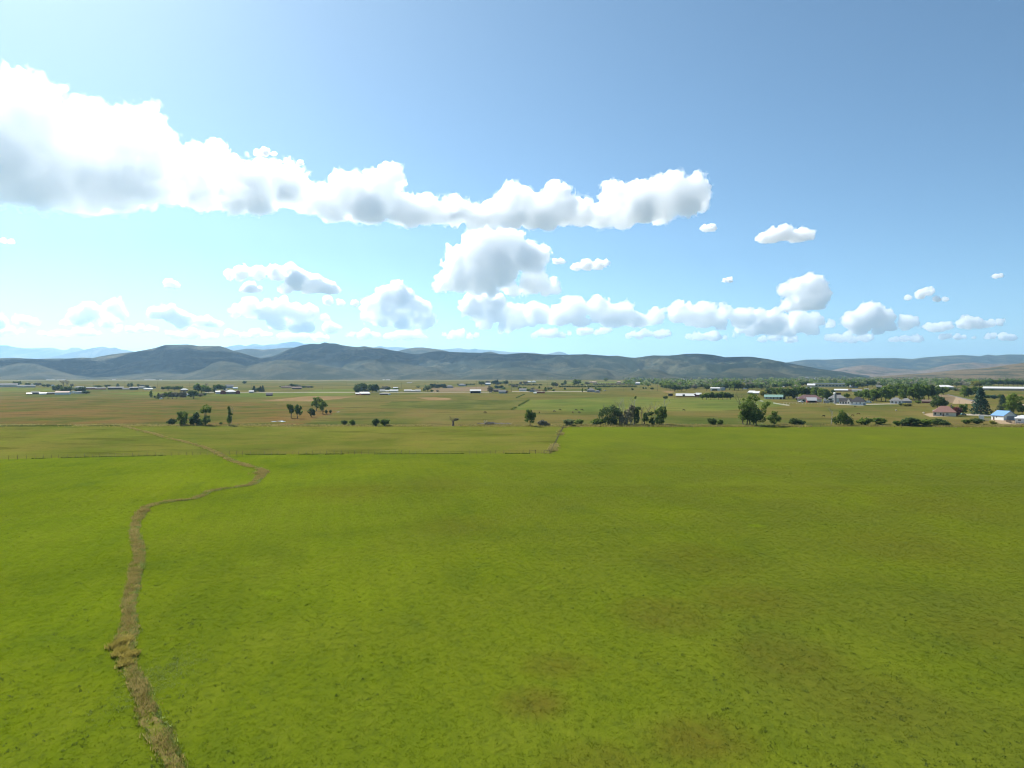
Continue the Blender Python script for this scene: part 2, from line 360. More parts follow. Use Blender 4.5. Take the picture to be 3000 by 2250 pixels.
S_far = [(-260,1022),(-120,1016),(0,1012),(23,1012),(32,1015),(52,1018),(70,1020.5),(122,1019),(158,1019),(183,1025.5),(197,1024),(210,1018),(233,1019),(242,1024),(300,1030),(450,1038),(600,1032),(640,1022),(658,1017.6),(678,1013),(703,1009),(719,1014),(744,1007),(771,1012),(796,1008),(809,1008.6),(823,1005),(859,1000),(879,1003),(891,1007),(925,1006),(936,1007.5),(1000,1020),(1094,1018),(1112,1013),(1135,1017.6),(1160,1016),(1178,1018),(1201,1019),(1273,1021.5),(1298,1024),(1318,1022),(1345,1020),(1375,1024),(1391,1020.6),(1404,1024),(1436,1025.5),(1463,1028),(1508,1032),(1531,1032),(1565,1033.5),(1587,1037),(1599,1038),(1621,1033),(1638,1029.4),(1653,1033.5),(1664,1038.7),(1700,1050),(1800,1080),(1900,1094)]
S_far2 = [(60,1094),(130,1050),(180,1040),(242,1026),(269,1020),(298,1015),(323,1020),(337,1017.5),(355,1024),(371,1025),(389,1029),(450,1040),(560,1060),(680,1094)]
S_main = [(-340,1040),(-200,1047),(-100,1052),(0,1049),(41,1048),(75,1050),(108,1051),(203,1050),(237,1047.7),(271,1048.6),(294,1043.6),(328,1038),(384,1032),(418,1026.7),(452,1020),(484,1010.5),(500,1010),(549,1009),(586,1014),(644,1013),(660,1018),(678,1025.5),(721,1038),(766,1050),(800,1042.5),(834,1028),(857,1019),(884,1012),(913,1007),(927,1008.6),(934,1008.6),(952,1002.5),(965,1006),(984,1006),(1002,1011),(1027,1014.7),(1047,1016.5),(1067,1014),(1092,1018),(1115,1019),(1144,1025.5),(1171,1029.6),(1198,1035.7),(1228,1038),(1262,1030.5),(1289,1029),(1318,1031),(1375,1033),(1418,1033.5),(1452,1037),(1486,1038),(1513,1035.7),(1542,1034),(1576,1036.4),(1601,1038.7),(1644,1039.6),(1678,1038.7),(1716,1037.5),(1757,1041),(1784,1043),(1809,1042),(1850,1047.7),(1861,1048),(1915,1041),(1960,1042),(2010,1037),(2045,1036),(2085,1039),(2124,1046.5),(2174,1045),(2198,1045),(2248,1051.5),(2323,1066),(2397,1080),(2472,1090),(2497,1096),(2540,1104),(2570,1110)]
S_back = [(600,1070),(660,1034),(685,1027),(721,1021.5),(744,1022),(773,1024.4),(812,1020.6),(855,1018),(900,1022),(1000,1040),(1120,1045),(1171,1027),(1192,1022),(1216,1017.6),(1239,1017.6),(1262,1020.6),(1296,1025.5),(1330,1034),(1390,1040),(1418,1032),(1436,1030),(1452,1033.5),(1500,1050),(1600,1080)]
S_f1 = [(-300,1090),(-120,1076),(0,1073),(40,1066),(75,1064),(110,1067),(158,1083),(220,1099),(271,1107),(330,1104),(420,1094),(470,1090),(540,1096),(595,1080),(620,1066),(649,1057),(687,1062),(721,1075),(740,1069),(770,1062),(816,1054),(850,1055),(880,1059),(920,1066),(960,1073),(1036,1087),(1092,1105),(1150,1104),(1200,1094),(1284,1084),(1320,1096),(1350,1106),(1380,1098),(1420,1090),(1480,1086),(1540,1085),(1600,1090),(1660,1098),(1703,1093),(1734,1083),(1779,1083),(1802,1104),(1840,1098),(1870,1086),(1890,1082),(1929,1082),(1959,1096),(2020,1104),(2100,1096),(2140,1080),(2200,1077),(2260,1082),(2300,1096),(2360,1108)]
S_f2 = [(380,1108),(450,1098),(520,1095),(580,1100),(640,1108),(690,1106),(740,1098),(800,1104),(850,1109),(960,1109),(1010,1070),(1058,1056),(1097,1051),(1144,1058),(1216,1071),(1284,1077),(1340,1100),(1380,1084),(1440,1080),(1512,1076),(1570,1082),(1610,1088),(1700,1076),(1760,1078),(1830,1092),(1900,1108)]
S_r1 = [(2150,1085),(2240,1072),(2303,1062),(2362,1053.5),(2422,1053.5),(2521,1050),(2621,1049),(2671,1051.5),(2720,1046),(2820,1040),(2870,1043.6),(2894,1038.6),(2919,1041.6),(2949,1038.6),(3000,1038.6),(3100,1036),(3300,1040)]
S_r2 = [(2330,1100),(2400,1090),(2442,1084),(2474,1076),(2529,1070),(2553,1071),(2620,1080),(2690,1083),(2740,1076),(2790,1066),(2850,1062),(2920,1066),(3000,1066),(3200,1062)]
S_r3 = [(2560,1104),(2643,1098),(2726,1092),(2799,1084),(2889,1078),(2943,1070.6),(2998,1063),(3060,1056),(3300,1040)]
hill_range('mountains', S_far, 24500, 21500, 27500, M_mount, 420, 1500, 6, 26, 6, 1, 1.0, 60)
hill_range('mountains', S_far2, 19500, 17500, 22500, M_mount, 300, 1100, 6, 22, 6, 2, 1.0, 40)
hill_range('hills', S_back, 8600, 7400, 10200, M_hill, 120, 480, 5, 30, 8, 3, 1.1, 14)
hill_range('hills', S_main, 6000, 4150, 8000, M_hill, 150, 430, 5, 60, 10, 4, 1.15, 14)
hill_range('foothills', S_f2, 4600, 3950, 5300, M_foot, 60, 260, 5, 36, 8, 5, 1.1, 8)
hill_range('foothills', S_f1, 4000, 3560, 4500, M_foot, 46, 200, 5, 36, 8, 6, 1.05, 7)
hill_range('hills', S_r1, 12500, 9500, 15000, M_hill, 220, 900, 6, 40, 8, 7, 1.2, 20)
hill_range('hills', S_r2, 8800, 6600, 10500, M_pinkhill, 120, 600, 6, 40, 8, 8, 1.2, 14)
hill_range('hills', S_r3, 4300, 2500, 5600, M_tanhill, 26, 420, 6, 40, 8, 9, 1.5, 6)
# ------------------------------------------------------------------ haze
g = NT('valley_haze'); pv = g.n('ShaderNodeVolumePrincipled'); pv.inputs['Color'].default_value = (0.42, 0.70, 1.0, 1); pv.inputs['Density'].default_value = 3.6e-5; pv.inputs['Anisotropy'].default_value = 0.42
M_haze = g.done(vol=pv.outputs[0])
HAZE_TOP = 1230
hz = MB().box(-33900*1.2, -2500, -8, 33900*1.2, 34500, HAZE_TOP).build('haze', M_haze); tag(hz, kind='stuff')
# ------------------------------------------------------------------ clouds
def surface_nets(Fd):
    S = Fd > 0; nx, ny, nz = Fd.shape
    acc = np.zeros((nx-1, ny-1, nz-1, 3), np.float32); cnt = np.zeros((nx-1, ny-1, nz-1), np.float32)
    def corner(a): return Fd[a[0]:nx-1+a[0], a[1]:ny-1+a[1], a[2]:nz-1+a[2]]
    cs = [(i, j, k) for i in (0,1) for j in (0,1) for k in (0,1)]
    for a in cs:
        for ax in range(3):
            if a[ax]: continue
            b = list(a); b[ax] = 1; b = tuple(b); fa, fb = corner(a), corner(b); m = (fa > 0) != (fb > 0)
            t = np.where(m, fa/(fa-fb+1e-12), 0)
            for c in range(3): acc[..., c] += np.where(m, a[c]+(t if c == ax else 0), 0)
            cnt += m
    act = cnt > 0; idx = np.full(cnt.shape, -1, np.int64); idx[act] = np.arange(act.sum())
    base = np.argwhere(act).astype(np.float32); V = base+acc[act]/cnt[act][:, None]
    Q = []
    for ax in range(3):
        o1, o2 = [(1,2),(2,0),(0,1)][ax]
        sl0 = [slice(None)]*3; sl1 = [slice(None)]*3; sl0[ax] = slice(0, -1); sl1[ax] = slice(1, None)
        A = S[tuple(sl0)]; B = S[tuple(sl1)]; E = np.argwhere(A != B); 
        E = E[(E[:, o1] > 0) & (E[:, o2] > 0) & (E[:, o1] < Fd.shape[o1]-1) & (E[:, o2] < Fd.shape[o2]-1)]
        if not len(E): continue
        ins = A[E[:,0], E[:,1], E[:,2]]
        def cell(d1, d2):
            c = E.copy(); c[:, o1] -= d1; c[:, o2] -= d2; return idx[c[:,0], c[:,1], c[:,2]]
        q = np.stack([cell(1,1), cell(0,1), cell(0,0), cell(1,0)], -1)
        q[~ins] = q[~ins][:, ::-1]; Q.append(q)
    return V, np.concatenate(Q)
CM = {}
def cloud_mat(dens):
    k = round(math.log(dens)*4)
    if k not in CM:
        g = NT('cloud_vapour'); pv = g.n('ShaderNodeVolumePrincipled'); pv.inputs['Color'].default_value = (1, 1, 1, 1); pv.inputs['Density'].default_value = math.exp(k/4); pv.inputs['Anisotropy'].default_value = CL_G
        CM[k] = g.done(vol=pv.outputs[0])
    return CM[k]
CL_G = 0.84; CL_K = 6.2; VEIL = 0.18
def cloud(label, lobes, D, seed, res=100, grp=None, depth=1.0, k=None):
    rs = np.random.RandomState(seed); s = D/F
    L = []
    for x, y, r in lobes:
        if D > 20000: x += rs.uniform(-.35, .35)*r; y += rs.uniform(-.3, .2)*r; r *= rs.uniform(.7, 1.3)
        L.append(((x-CX)*s, D+rs.uniform(-.55, .55)*r*s*depth, EYE+(HY-y)*s, r*s))
        # smaller billows clustered on each lobe
        for q in range(9):
            th = rs.uniform(0, 2*math.pi); ph = rs.uniform(-0.35, 1.0); rr = r*(rs.uniform(.28, .5) if q < 7 else rs.uniform(.1, .2)); ro = r*(rs.uniform(.6, .85) if q < 7 else rs.uniform(.9, 1.15))
            L.append(((x+ro*math.cos(th)*math.cos(ph)-CX)*s, L[-1-q][1]+ro*math.sin(th)*math.cos(ph)*s, EYE+(HY-y+ro*math.sin(ph))*s, rr*s))
    L = np.array(L, np.float32); rm = np.median([l[2] for l in lobes])*s
    lo = (L[:, :3]-L[:, 3:]*1.35).min(0); hi = (L[:, :3]+L[:, 3:]*1.35).max(0)
    h = max((hi-lo).max()/(res*.74), 3.0); n = np.ceil((hi-lo)/h).astype(int)+3
    ax = [lo[i]-h+np.arange(n[i])*h for i in range(3)]
    G = np.stack(np.meshgrid(*ax, indexing='ij'), -1).astype(np.float32)
    Fd = np.full(n, -1e9, np.float32)
    for c in L:
        b0 = np.maximum(((c[:3]-c[3]*1.6-lo)/h).astype(int), 0); b1 = np.minimum(((c[:3]+c[3]*1.6-lo)/h).astype(int)+3, n)
        sl = tuple(slice(b0[i], b1[i]) for i in range(3)); d = G[sl]-c[:3]
        Fd[sl] = np.maximum(Fd[sl], c[3]-np.sqrt((d*d).sum(-1)))
    m = Fd > -rm*0.7
    P = G[m]/rm
    bl = lambda f, q: np.sqrt(np.abs(2*vnoise(P*f, seed+q)-1))
    nz = bl(1.3, 0)*.50+bl(2.7, 1)*.42+bl(5.6, 2)*.34+vnoise(P*11.0, seed+3)*.26+vnoise(P*0.7, seed+4)*.5
    Fd[m] += (nz-1.00)*rm*(0.98 if D < 20000 else 1.15)
    low = np.quantile(L[:, 2]-L[:, 3], 0.1)
    Fd[m] -= np.clip((low+rm*.35-G[m][:, 2]), 0, None)*0.8
    V, Q = surface_nets(Fd)
    V = V*h+np.array([a[0] for a in ax]); ctr = V.mean(0); ctr[2] = V[:, 2].min()
    o = link('cloud', mesh_np('cloud', V-ctr, Q, [cloud_mat((k or CL_K)/rm)], smooth=True), loc=tuple(float(c) for c in ctr))
    if res >= 50:                                   # thin torn outer vapour
        F2 = Fd.copy(); F2[m] += rm*.20+(bl(3.4, 7)*.55+bl(7.5, 8)*.45-.62)*rm*.95
        F2[:1] = F2[-3:] = -1; F2[:, :1] = F2[:, -3:] = -1; F2[:, :, :1] = F2[:, :, -3:] = -1
        V, Q = surface_nets(F2[::2, ::2, ::2]); V = V*2*h+np.array([a[0] for a in ax])
        link('veil', mesh_np('veil', V-ctr, Q, [cloud_mat((k or CL_K)/rm*VEIL)], smooth=True), o)
    tag(o, label, 'cloud', grp); return o
CLOUDS = [
 ('huge white cumulus bank with a grey belly at the left edge of the sky', [(-80,380,170),(20,330,100),(60,480,130),(130,350,90),(200,420,120),(240,540,110),(330,420,90),(330,560,90),(420,420,85),(430,540,90),(480,480,70),(500,570,50),(120,560,80),(300,610,50),(-60,520,130)], 6600, 200),
 ('ragged white cloud joined to the right end of the huge left bank', [(575,510,60),(640,490,55),(600,570,60),(690,560,70),(780,540,60),(820,500,30),(770,610,50),(860,570,55),(900,600,45),(690,610,45),(720,520,40)], 7000, 170),
 ('bumpy white cloud in the middle of the long bank with two rounded tops', [(960,590,45),(1020,570,55),(1110,560,55),(1140,535,38),(1080,620,55),(1180,620,50),(990,630,40),(1250,630,50),(1330,630,52),(1200,650,40),(1390,650,42)], 7200, 180),
 ('long puffy cloud ending the bank on the right with a raised rounded head', [(1450,630,45),(1510,585,45),(1500,650,42),(1560,620,50),(1630,585,45),(1660,620,48),(1600,650,40),(1710,630,42),(1760,640,45),(1800,580,45),(1850,580,48),(1830,630,42),(1910,575,48),(1980,550,48),(2030,550,38),(2010,590,42),(2055,585,25),(1940,610,42),(1880,625,40)], 7300, 190),
 ('stacked grey-bellied cloud hanging below the middle of the long bank', [(1420,715,50),(1480,720,50),(1400,760,55),(1340,770,42),(1470,770,55),(1550,760,50),(1580,745,28),(1340,820,42),(1300,835,25),(1400,820,45),(1470,810,40),(1560,830,42),(1500,855,32),(1600,850,30),(1450,860,25),(1620,855,20)], 11000, 160),
 ('small flat white cloud just right of the stacked grey-bellied cloud', [(1690,785,14),(1720,778,18),(1755,775,18),(1775,772,12)], 11200, 60),
 ('tiny round white puff between the stacked cloud and the small flat cloud', [(1630,768,11),(1643,766,11)], 11200, 40),
 ('tiny white puff below the raised right head of the long bank', [(2065,672,11),(2085,668,13)], 8600, 40),
 ('small oval white cloud alone in the blue sky on the right', [(2240,700,18),(2265,692,22),(2295,685,22),(2330,695,20),(2350,690,20),(2375,692,12)], 8800, 90),
 ('tiny flat white puff in the blue sky above the round tall puff', [(2125,822,8),(2138,821,9)], 12500, 40),
 ('round tall white puff standing above the right horizon cloud row', [(2305,850,22),(2340,845,30),(2380,840,32),(2400,865,28),(2360,880,35),(2320,890,25),(2390,895,25),(2300,905,18)], 15500, 100),
 ('thin slanting white cloud far right above the horizon row', [(2660,872,8),(2690,865,13),(2725,852,12),(2710,855,12),(2740,880,11),(2770,880,8)], 15500, 70),
 ('faint tiny puff near the right edge of the sky', [(2920,810,9),(2932,807,7)], 14000, 40),
 ('small lens-shaped white puff in the left sky below the huge bank', [(495,832,14),(515,838,12)], 13500, 40),
 ('tiny white puff at the left edge of the sky below the huge bank', [(15,707,9),(28,708,9)], 9500, 36),
 ('small torn white cloud above the ragged cloud of the long bank', [(755,450,12),(775,445,14),(800,452,9)], 6200, 50),
 ('thin torn wisp beside the small torn cloud above the bank', [(850,480,9),(880,478,10)], 6300, 40),
 ('flat elongated white cloud low in the left sky', [(670,805,14),(710,800,20),(760,798,20),(810,800,24),(850,795,26),(870,820,32),(920,830,30),(960,845,25),(985,855,15),(840,850,20),(900,850,20)], 13500, 100),
 ('small triangular puff under the flat elongated cloud on the left', [(735,845,19),(715,850,12),(755,850,12)], 14500, 50),
 ('tall billowing cloud of the horizon row below the bank, left of centre', [(1085,897,18),(1105,885,22),(1130,868,30),(1160,862,26),(1185,880,28),(1215,893,26),(1245,905,22),(1110,925,24),(1145,915,26),(1180,922,26),(1225,935,24),(1255,940,18),(1130,948,20),(1170,955,24),(1205,962,20),(1240,962,15),(1080,930,14)], 24000, 90),
 ('billowing horizon-row cloud directly under the stacked cloud', [(1372,905,18),(1395,893,24),(1430,882,30),(1460,890,26),(1490,905,26),(1410,920,24),(1450,925,26),(1520,920,22),(1548,930,20),(1430,948,20),(1480,945,24),(1515,950,20),(1460,965,17),(1500,968,16)], 24500, 90),
 ('low long horizon-row cloud above the middle of the hills', [(1580,930,30),(1640,930,35),(1690,915,35),(1740,920,38),(1800,930,38),(1840,915,28),(1860,940,25),(1700,950,24),(1780,950,24)], 22000, 90),
 ('low horizon-row cloud with four bumps above the right-hand end of the hills', [(1880,935,25),(1930,930,32),(1980,915,32),(2020,930,35),(2070,930,35),(2120,925,30),(2160,930,28),(2030,950,24),(2110,950,24)], 22000, 90),
 ('sloping horizon-row cloud under the round tall puff', [(2170,960,24),(2210,945,32),(2250,945,30),(2200,970,24),(2280,965,26),(2330,940,26),(2390,945,20),(2430,945,14),(2320,970,16),(2370,972,18),(2150,982,12)], 26500, 90),
 ('domed horizon-row cloud above the distant right-hand town', [(2500,950,28),(2545,935,32),(2590,935,28),(2520,970,24),(2570,972,22),(2620,962,20),(2650,945,20),(2670,950,16)], 25500, 80),
 ('thin ragged cloud low over the far right ridge', [(2710,960,16),(2735,965,15),(2760,964,16),(2785,958,15),(2810,953,16),(2840,945,17),(2865,948,13),(2890,948,11),(2930,945,11),(2910,946,10)], 28500, 80),
 ('small flat low cloud at the right edge over the far ridge', [(2895,985,11),(2915,984,12),(2940,988,12),(2960,990,11)], 28500, 44),
 ('tiny low cloud under the thin ragged cloud at the right', [(2762,986,10),(2778,985,10),(2800,988,9),(2850,990,9),(2828,989,9)], 28500, 44),
 ('broken pale cloud low over the left hills', [(700,910,20),(730,900,20),(780,915,28),(820,900,26),(850,920,30),(820,945,30),(880,940,30),(920,920,20),(900,960,24),(960,962,24),(870,965,20),(950,930,16)], 25000, 90),
 ('thin pale cloud low above the far left mountains', [(450,920,15),(475,920,17),(500,920,20),(525,930,20),(550,935,22),(580,942,17),(600,945,16),(530,955,16),(640,955,15),(620,950,15)], 25000, 70),
 ('pale cloud with a bluish belly low in the left sky', [(190,950,17),(230,930,22),(280,915,26),(340,910,28),(360,930,22),(300,940,24),(240,950,16)], 24000, 80),
 ('pale low cloud cut by the left edge of the picture', [(-40,945,28),(0,945,25),(50,940,18),(100,950,17)], 25000, 60),
 ('thin veil of cloud between the flat cloud and the horizon row', [(960,880,12),(1000,888,11),(1040,892,12)], 20000, 50),
]
for i, (lb, lobes, D, res) in enumerate(CLOUDS): cloud(lb, lobes, D, 20+i, res, k=4.2 if i == 0 else None)
rc = random.Random(12)
for i, (x0, x1, y) in enumerate([(-30,70,975),(120,300,978),(330,470,968),(480,640,984),(660,800,980),(820,960,988),(1010,1120,984),(1130,1260,990),(1290,1400,985),(1560,1680,982),(1690,1790,972),(1830,1960,984),(2010,2130,990),(2230,2330,996),(2420,2560,993),(2600,2700,996)]):
    n = max(5, int((x1-x0)/16)); lobes = [(x0+(x1-x0)*(q+.5)/n+rc.uniform(-4, 4), y+rc.uniform(-7, 5), rc.uniform(8, 15)*(1-.5*abs(2*(q+.5)/n-1))+3) for q in range(n)]
    cloud(f'flat pale cloud streak low over the hills, {"leftmost" if i == 0 else "second third fourth fifth sixth seventh eighth ninth tenth eleventh twelfth thirteenth fourteenth fifteenth sixteenth".split()[i-1]+" from the left"}', lobes, 31000, 300+i, 64, 'flat cloud streaks over the hills', k=3.0)
# ------------------------------------------------------------------ trees and shrubs
def leaf_mat(name, a, b, trans=0.45):
    g = NT(name); p = g.pos(); oi = g.n('ShaderNodeObjectInfo')
    f = g.math('ADD', g.math('MULTIPLY', g.noise(p, 0.45, 3, 0.6), 0.8), g.math('MULTIPLY', oi.outputs['Random'], 0.3))
    return g.done(leafy(g, g.mix(g.ramp(f, [(0.3, 0), (0.85, 1)]), a, b), trans, 0.7))
LEAF = dict(
  green=leaf_mat('cottonwood_leaves', (0.078, 0.132, 0.031), (0.199, 0.266, 0.053)),
  dark=leaf_mat('dark_elm_leaves', (0.059, 0.095, 0.037), (0.120, 0.170, 0.053)),
  pale=leaf_mat('pale_willow_leaves', (0.164, 0.206, 0.095), (0.292, 0.330, 0.146)),
  yellow=leaf_mat('yellowing_leaves', (0.224, 0.233, 0.047), (0.396, 0.358, 0.078)),
  brown=leaf_mat('dying_brown_leaves', (0.199, 0.175, 0.110), (0.330, 0.278, 0.175), 0.15),
  blue=leaf_mat('blue_spruce_needles', (0.047, 0.090, 0.064), (0.095, 0.147, 0.101), 0.1),
  red=leaf_mat('dark_red_leaves', (0.159, 0.059, 0.053), (0.292, 0.105, 0.090)),
  grey=leaf_mat('greyish_twiggy_leaves', (0.186, 0.175, 0.128), (0.317, 0.286, 0.206), 0.15))
M_bark = plain('furrowed_bark', (0.115, 0.092, 0.070), 0.95, 0.1, 0.35, 2.0)
M_dead = plain('bleached_dead_wood', (0.36, 0.33, 0.29), 0.9, 0.1, 0.3, 1.5)
M_deadbrown = plain('brown_dead_wood', (0.170, 0.130, 0.100), 0.95, 0.1, 0.3, 1.5)

def leaves(lobes, n, size, rs, flat=0.0):
    """leaf clumps: small bent quads spread through the lobes (x, y, z, rx, ry, rz), denser near each lobe's skin"""
    L = np.array(lobes, np.float32); wt = (L[:,3]*L[:,4]+L[:,4]*L[:,5]+L[:,3]*L[:,5]); wt /= wt.sum()
    k = rs.choice(len(L), n, p=wt)
    d = rs.normal(size=(n, 3)); d /= np.linalg.norm(d, axis=1)[:, None]
    # clumped: pull directions towards a few random knots per lobe so gaps open between them
    kn = rs.normal(size=(len(L), 14, 3)); kn /= np.linalg.norm(kn, axis=2)[..., None]
    pick = kn[k, rs.randint(0, 14, n)]; d = d*0.62+pick; d /= np.linalg.norm(d, axis=1)[:, None]
    r = rs.uniform(0.35, 1.0, n)**0.55*rs.uniform(0.86, 1.12, n)
    c = L[k, :3]+d*L[k, 3:]*r[:, None]
    nr = d+rs.normal(size=(n, 3))*0.75; nr[:, 2] += 0.25; nr /= np.linalg.norm(nr, axis=1)[:, None]
    t = np.cross(nr, rs.normal(size=(n, 3))); t /= np.linalg.norm(t, axis=1)[:, None]; b = np.cross(nr, t)
    s = size*rs.uniform(0.55, 1.35, n)[:, None]; e = rs.uniform(0.5, 1.0, n)[:, None]
    bend = nr*s*0.35
    V = np.stack([c-t*s-b*s*e, c+t*s*0.7-b*s*e-bend, c+t*s+b*s*e, c-t*s*0.7+b*s*e-bend], 1).reshape(-1, 3)
    V[:, 2] = np.maximum(V[:, 2], 0.0)
    return V, np.arange(n*4).reshape(-1, 4)
def limb(mb, p0, p1, r0, r1, rs, bend=0.08, seg=3):
    p0 = np.array(p0, float); p1 = np.array(p1, float); L = np.linalg.norm(p1-p0)
    pts = [p0+(p1-p0)*t+(rs.normal(size=3)*bend*L*math.sin(math.pi*t) if 0 < t < 1 else 0) for t in np.linspace(0, 1, seg+1)]
    mb.tube(pts, [r0+(r1-r0)*t for t in np.linspace(0, 1, seg+1)], 5); return pts
def bare(mb, p, direc, length, rad, depth, rs, spread=0.55):
    """branching leafless wood"""
    direc = np.array(direc, float); direc /= np.linalg.norm(direc); q = np.array(p)+direc*length
    pts = limb(mb, p, q, rad, rad*0.62, rs, 0.05, 2)
    if depth <= 0: return
    for i in range(2 if depth > 1 else 3):
        nd = direc+rs.normal(size=3)*spread*np.array([1, 1, 0.6]); nd[2] = max(nd[2], direc[2]*0.35)
        bare(mb, q if i == 0 else pts[1]+(q-pts[1])*rs.uniform(.2, 1), nd, length*rs.uniform(.55, .8), rad*0.58, depth-1, rs, spread)

PROTO = {}
def proto(kind, leaf, var):
    """unit tree (height 1, width 1): (trunk mesh, crown mesh, joined mesh)"""
    key = (kind, leaf, var)
    if key in PROTO: return PROTO[key]
    rs = np.random.RandomState(abs(hash((kind, var))) % 9999 if False else (sum(map(ord, kind))*31+var*7) % 9999)
    mb = MB(); lob = []; n = 620; size = 0.05
    if kind == 'round':
        limb(mb, (0,0,0), (0,0,.34), .034, .022, rs)
        for i in range(9):
            a = i*2.4+rs.uniform(-.4,.4); z = .32+.56*((i+.5)/9)+rs.uniform(-.04,.04); w = .30*math.sin(math.pi*min(1, (z-.12)/.95))**.6
            rr = rs.uniform(.15, .22); c = (math.cos(a)*w, math.sin(a)*w, z); lob.append((*c, rr, rr, rr*.8)); limb(mb, (0,0,.2+.1*rs.rand()), c, .016, .005, rs)
        lob.append((0,0,.55,.3,.3,.28)); n = 800
    elif kind == 'oval':
        limb(mb, (0,0,0), (0,0,.5), .05, .02, rs)
        for i in range(8):
            z = .2+.7*i/7; w = .16*math.sin(math.pi*(z*.9+.08)); a = i*2.1
            c = (math.cos(a)*w*1.6, math.sin(a)*w*1.6, z); rr = .2+.12*math.sin(math.pi*z); lob.append((*c, rr*1.15, rr*1.15, .13)); limb(mb, (0,0,z*.7), c, .014, .005, rs)
        n = 700
    elif kind == 'conifer':
        mb.tube([(0,0,0),(0,0,.5),(0,0,.98)], [.035,.02,.004], 6)
        V = []; 
        for i in range(15):
            z = .06+.9*i/14; w = .5*(1-z)**.85+.02
            for k in range(9):
                a = k*2*math.pi/9+i*.37+rs.uniform(-.2,.2); ww = w*rs.uniform(.8,1.12)
                for f in (.45,.75,1.0): lob.append((math.cos(a)*ww*f, math.sin(a)*ww*f, z-.07*f*ww/.5+.01, .085*(1.15-f*.5), .085*(1.15-f*.5), .03))
        n = 2200; size = 0.026
    elif kind == 'bush':
        for i in range(6): limb(mb, (rs.uniform(-.05,.05), rs.uniform(-.05,.05), 0), (rs.uniform(-.3,.3), rs.uniform(-.3,.3), .6), .018, .006, rs)
        for i in range(9):
            a = i*2.4; w = .30*math.sqrt((i+.3)/9); z = .36+.34*rs.rand()*(1-w); rr = rs.uniform(.17,.24); lob.append((math.cos(a)*w, math.sin(a)*w, z, rr, rr, rr*1.15))
        lob.append((0,0,.4,.32,.32,.38)); n = 620; size = 0.055
    elif kind == 'bare':
        limb(mb, (0,0,0), (0,0,.3), .03, .022, rs)
        for i in range(5):
            a = i*1.26+rs.uniform(-.3,.3); bare(mb, (0,0,.2+.06*i), (math.cos(a)*.5, math.sin(a)*.5, 1), .24, .016, 3, rs, .5)
        n = 90; lob = [(0,0,.7,.35,.35,.25)]; size = .03
    V, Q = leaves(lob, n, size, rs)
    tv = np.array(mb.v); 
    allv = np.concatenate([V, tv]); zs = np.percentile(allv[:, 2], 99.6); w = np.percentile(np.abs(V[:, :2]), 97)*2
    sc = np.array([1/w, 1/w, 1/zs]); V = V*sc; tv = tv*sc; mb.v = [tuple(v) for v in tv]
    wood = M_bark
    tm = mb.mesh('trunk', wood); cm = mesh_np('crown', V, Q, [LEAF[leaf]])
    jm = bpy.data.meshes.new('tree'); nv = len(V)
    jm.from_pydata([tuple(v) for v in V]+list(mb.v), [], [tuple(int(i) for i in q) for q in Q]+[tuple(i+nv for i in f) for f in mb.f])
    jm.materials.append(LEAF[leaf]); jm.materials.append(wood)
    jm.polygons.foreach_set('material_index', [0]*len(Q)+[1]*len(mb.f)); jm.update()
    PROTO[key] = (tm, cm, jm); return PROTO[key]
_tn = [0]
def tree(px, py, hp, wp, kind, leaf, label=None, name=None, cat=None, group=None, parts=False):
    """a tree or shrub standing on the ground under a pixel, with height and width measured on the photograph"""
    _tn[0] += 1; i = _tn[0]; rnd = random.Random(i*13)
    x, d = gp(px, py); h = hp*d/F; w = wp*d/F
    name = name or {'conifer': 'conifer_tree', 'bush': 'shrub', 'bare': 'bare_tree', 'oval': 'poplar_tree'}.get(kind, 'broadleaf_tree')
    cat = cat or ('shrub' if kind == 'bush' else 'tree')
    tm, cm, jm = proto(kind, leaf, i % 3)
    rz = rnd.uniform(0, 6.28)
    if parts:
        o = empty(name, (x, d, 0), rz); link('trunk' if kind != 'bush' else 'stem', tm, o); link('crown' if kind != 'bush' else 'foliage', cm, o)
    else: o = link(name, jm, loc=(x, d, 0), rz=rz)
    o.scale = (w, w*rnd.uniform(.9, 1.1), h)
    return tag(o, label, cat, group)
ORD = 'leftmost second third fourth fifth sixth seventh eighth ninth tenth eleventh twelfth thirteenth fourteenth fifteenth sixteenth seventeenth eighteenth nineteenth twentieth'.split()
TENS = {20: 'twenty', 30: 'thirty', 40: 'forty', 50: 'fifty', 60: 'sixty'}
def ordinal(i):
    if i < 20: return ORD[i]+(' from the left' if i else '')
    t, u = (i+1)//10*10, (i+1) % 10
    return (TENS[t]+'-'+(['', 'first']+ORD[1:9])[u] if u else TENS[t][:-1]+'ieth')+' from the left'
KINDW = dict(round='spreading', oval='upright', conifer='pointed', bush='low bushy', bare='sparse leafless')
LEAFW = dict(green='green', dark='dark green', pale='pale grey-green', yellow='yellowish', brown='brownish', blue='blue-green', red='dark red', grey='greyish')
def grove(where, items, group=None, noun='tree'):
    """trees of one place, told apart by their order from the left"""
    items = sorted(items, key=lambda t: t[0])
    for i, (x, y, h, w, kind, leaf) in enumerate(items):
        w *= 1.35 if h >= 24 and kind in ('round', 'oval') else 1.12
        tree(x, y, h, w, kind, leaf, f'{LEAFW[leaf]} {noun}, {ordinal(i)[:-14]+" from left" if i else ordinal(i)} {where}', group=group or f'{noun}s {where}', parts=h >= 26)

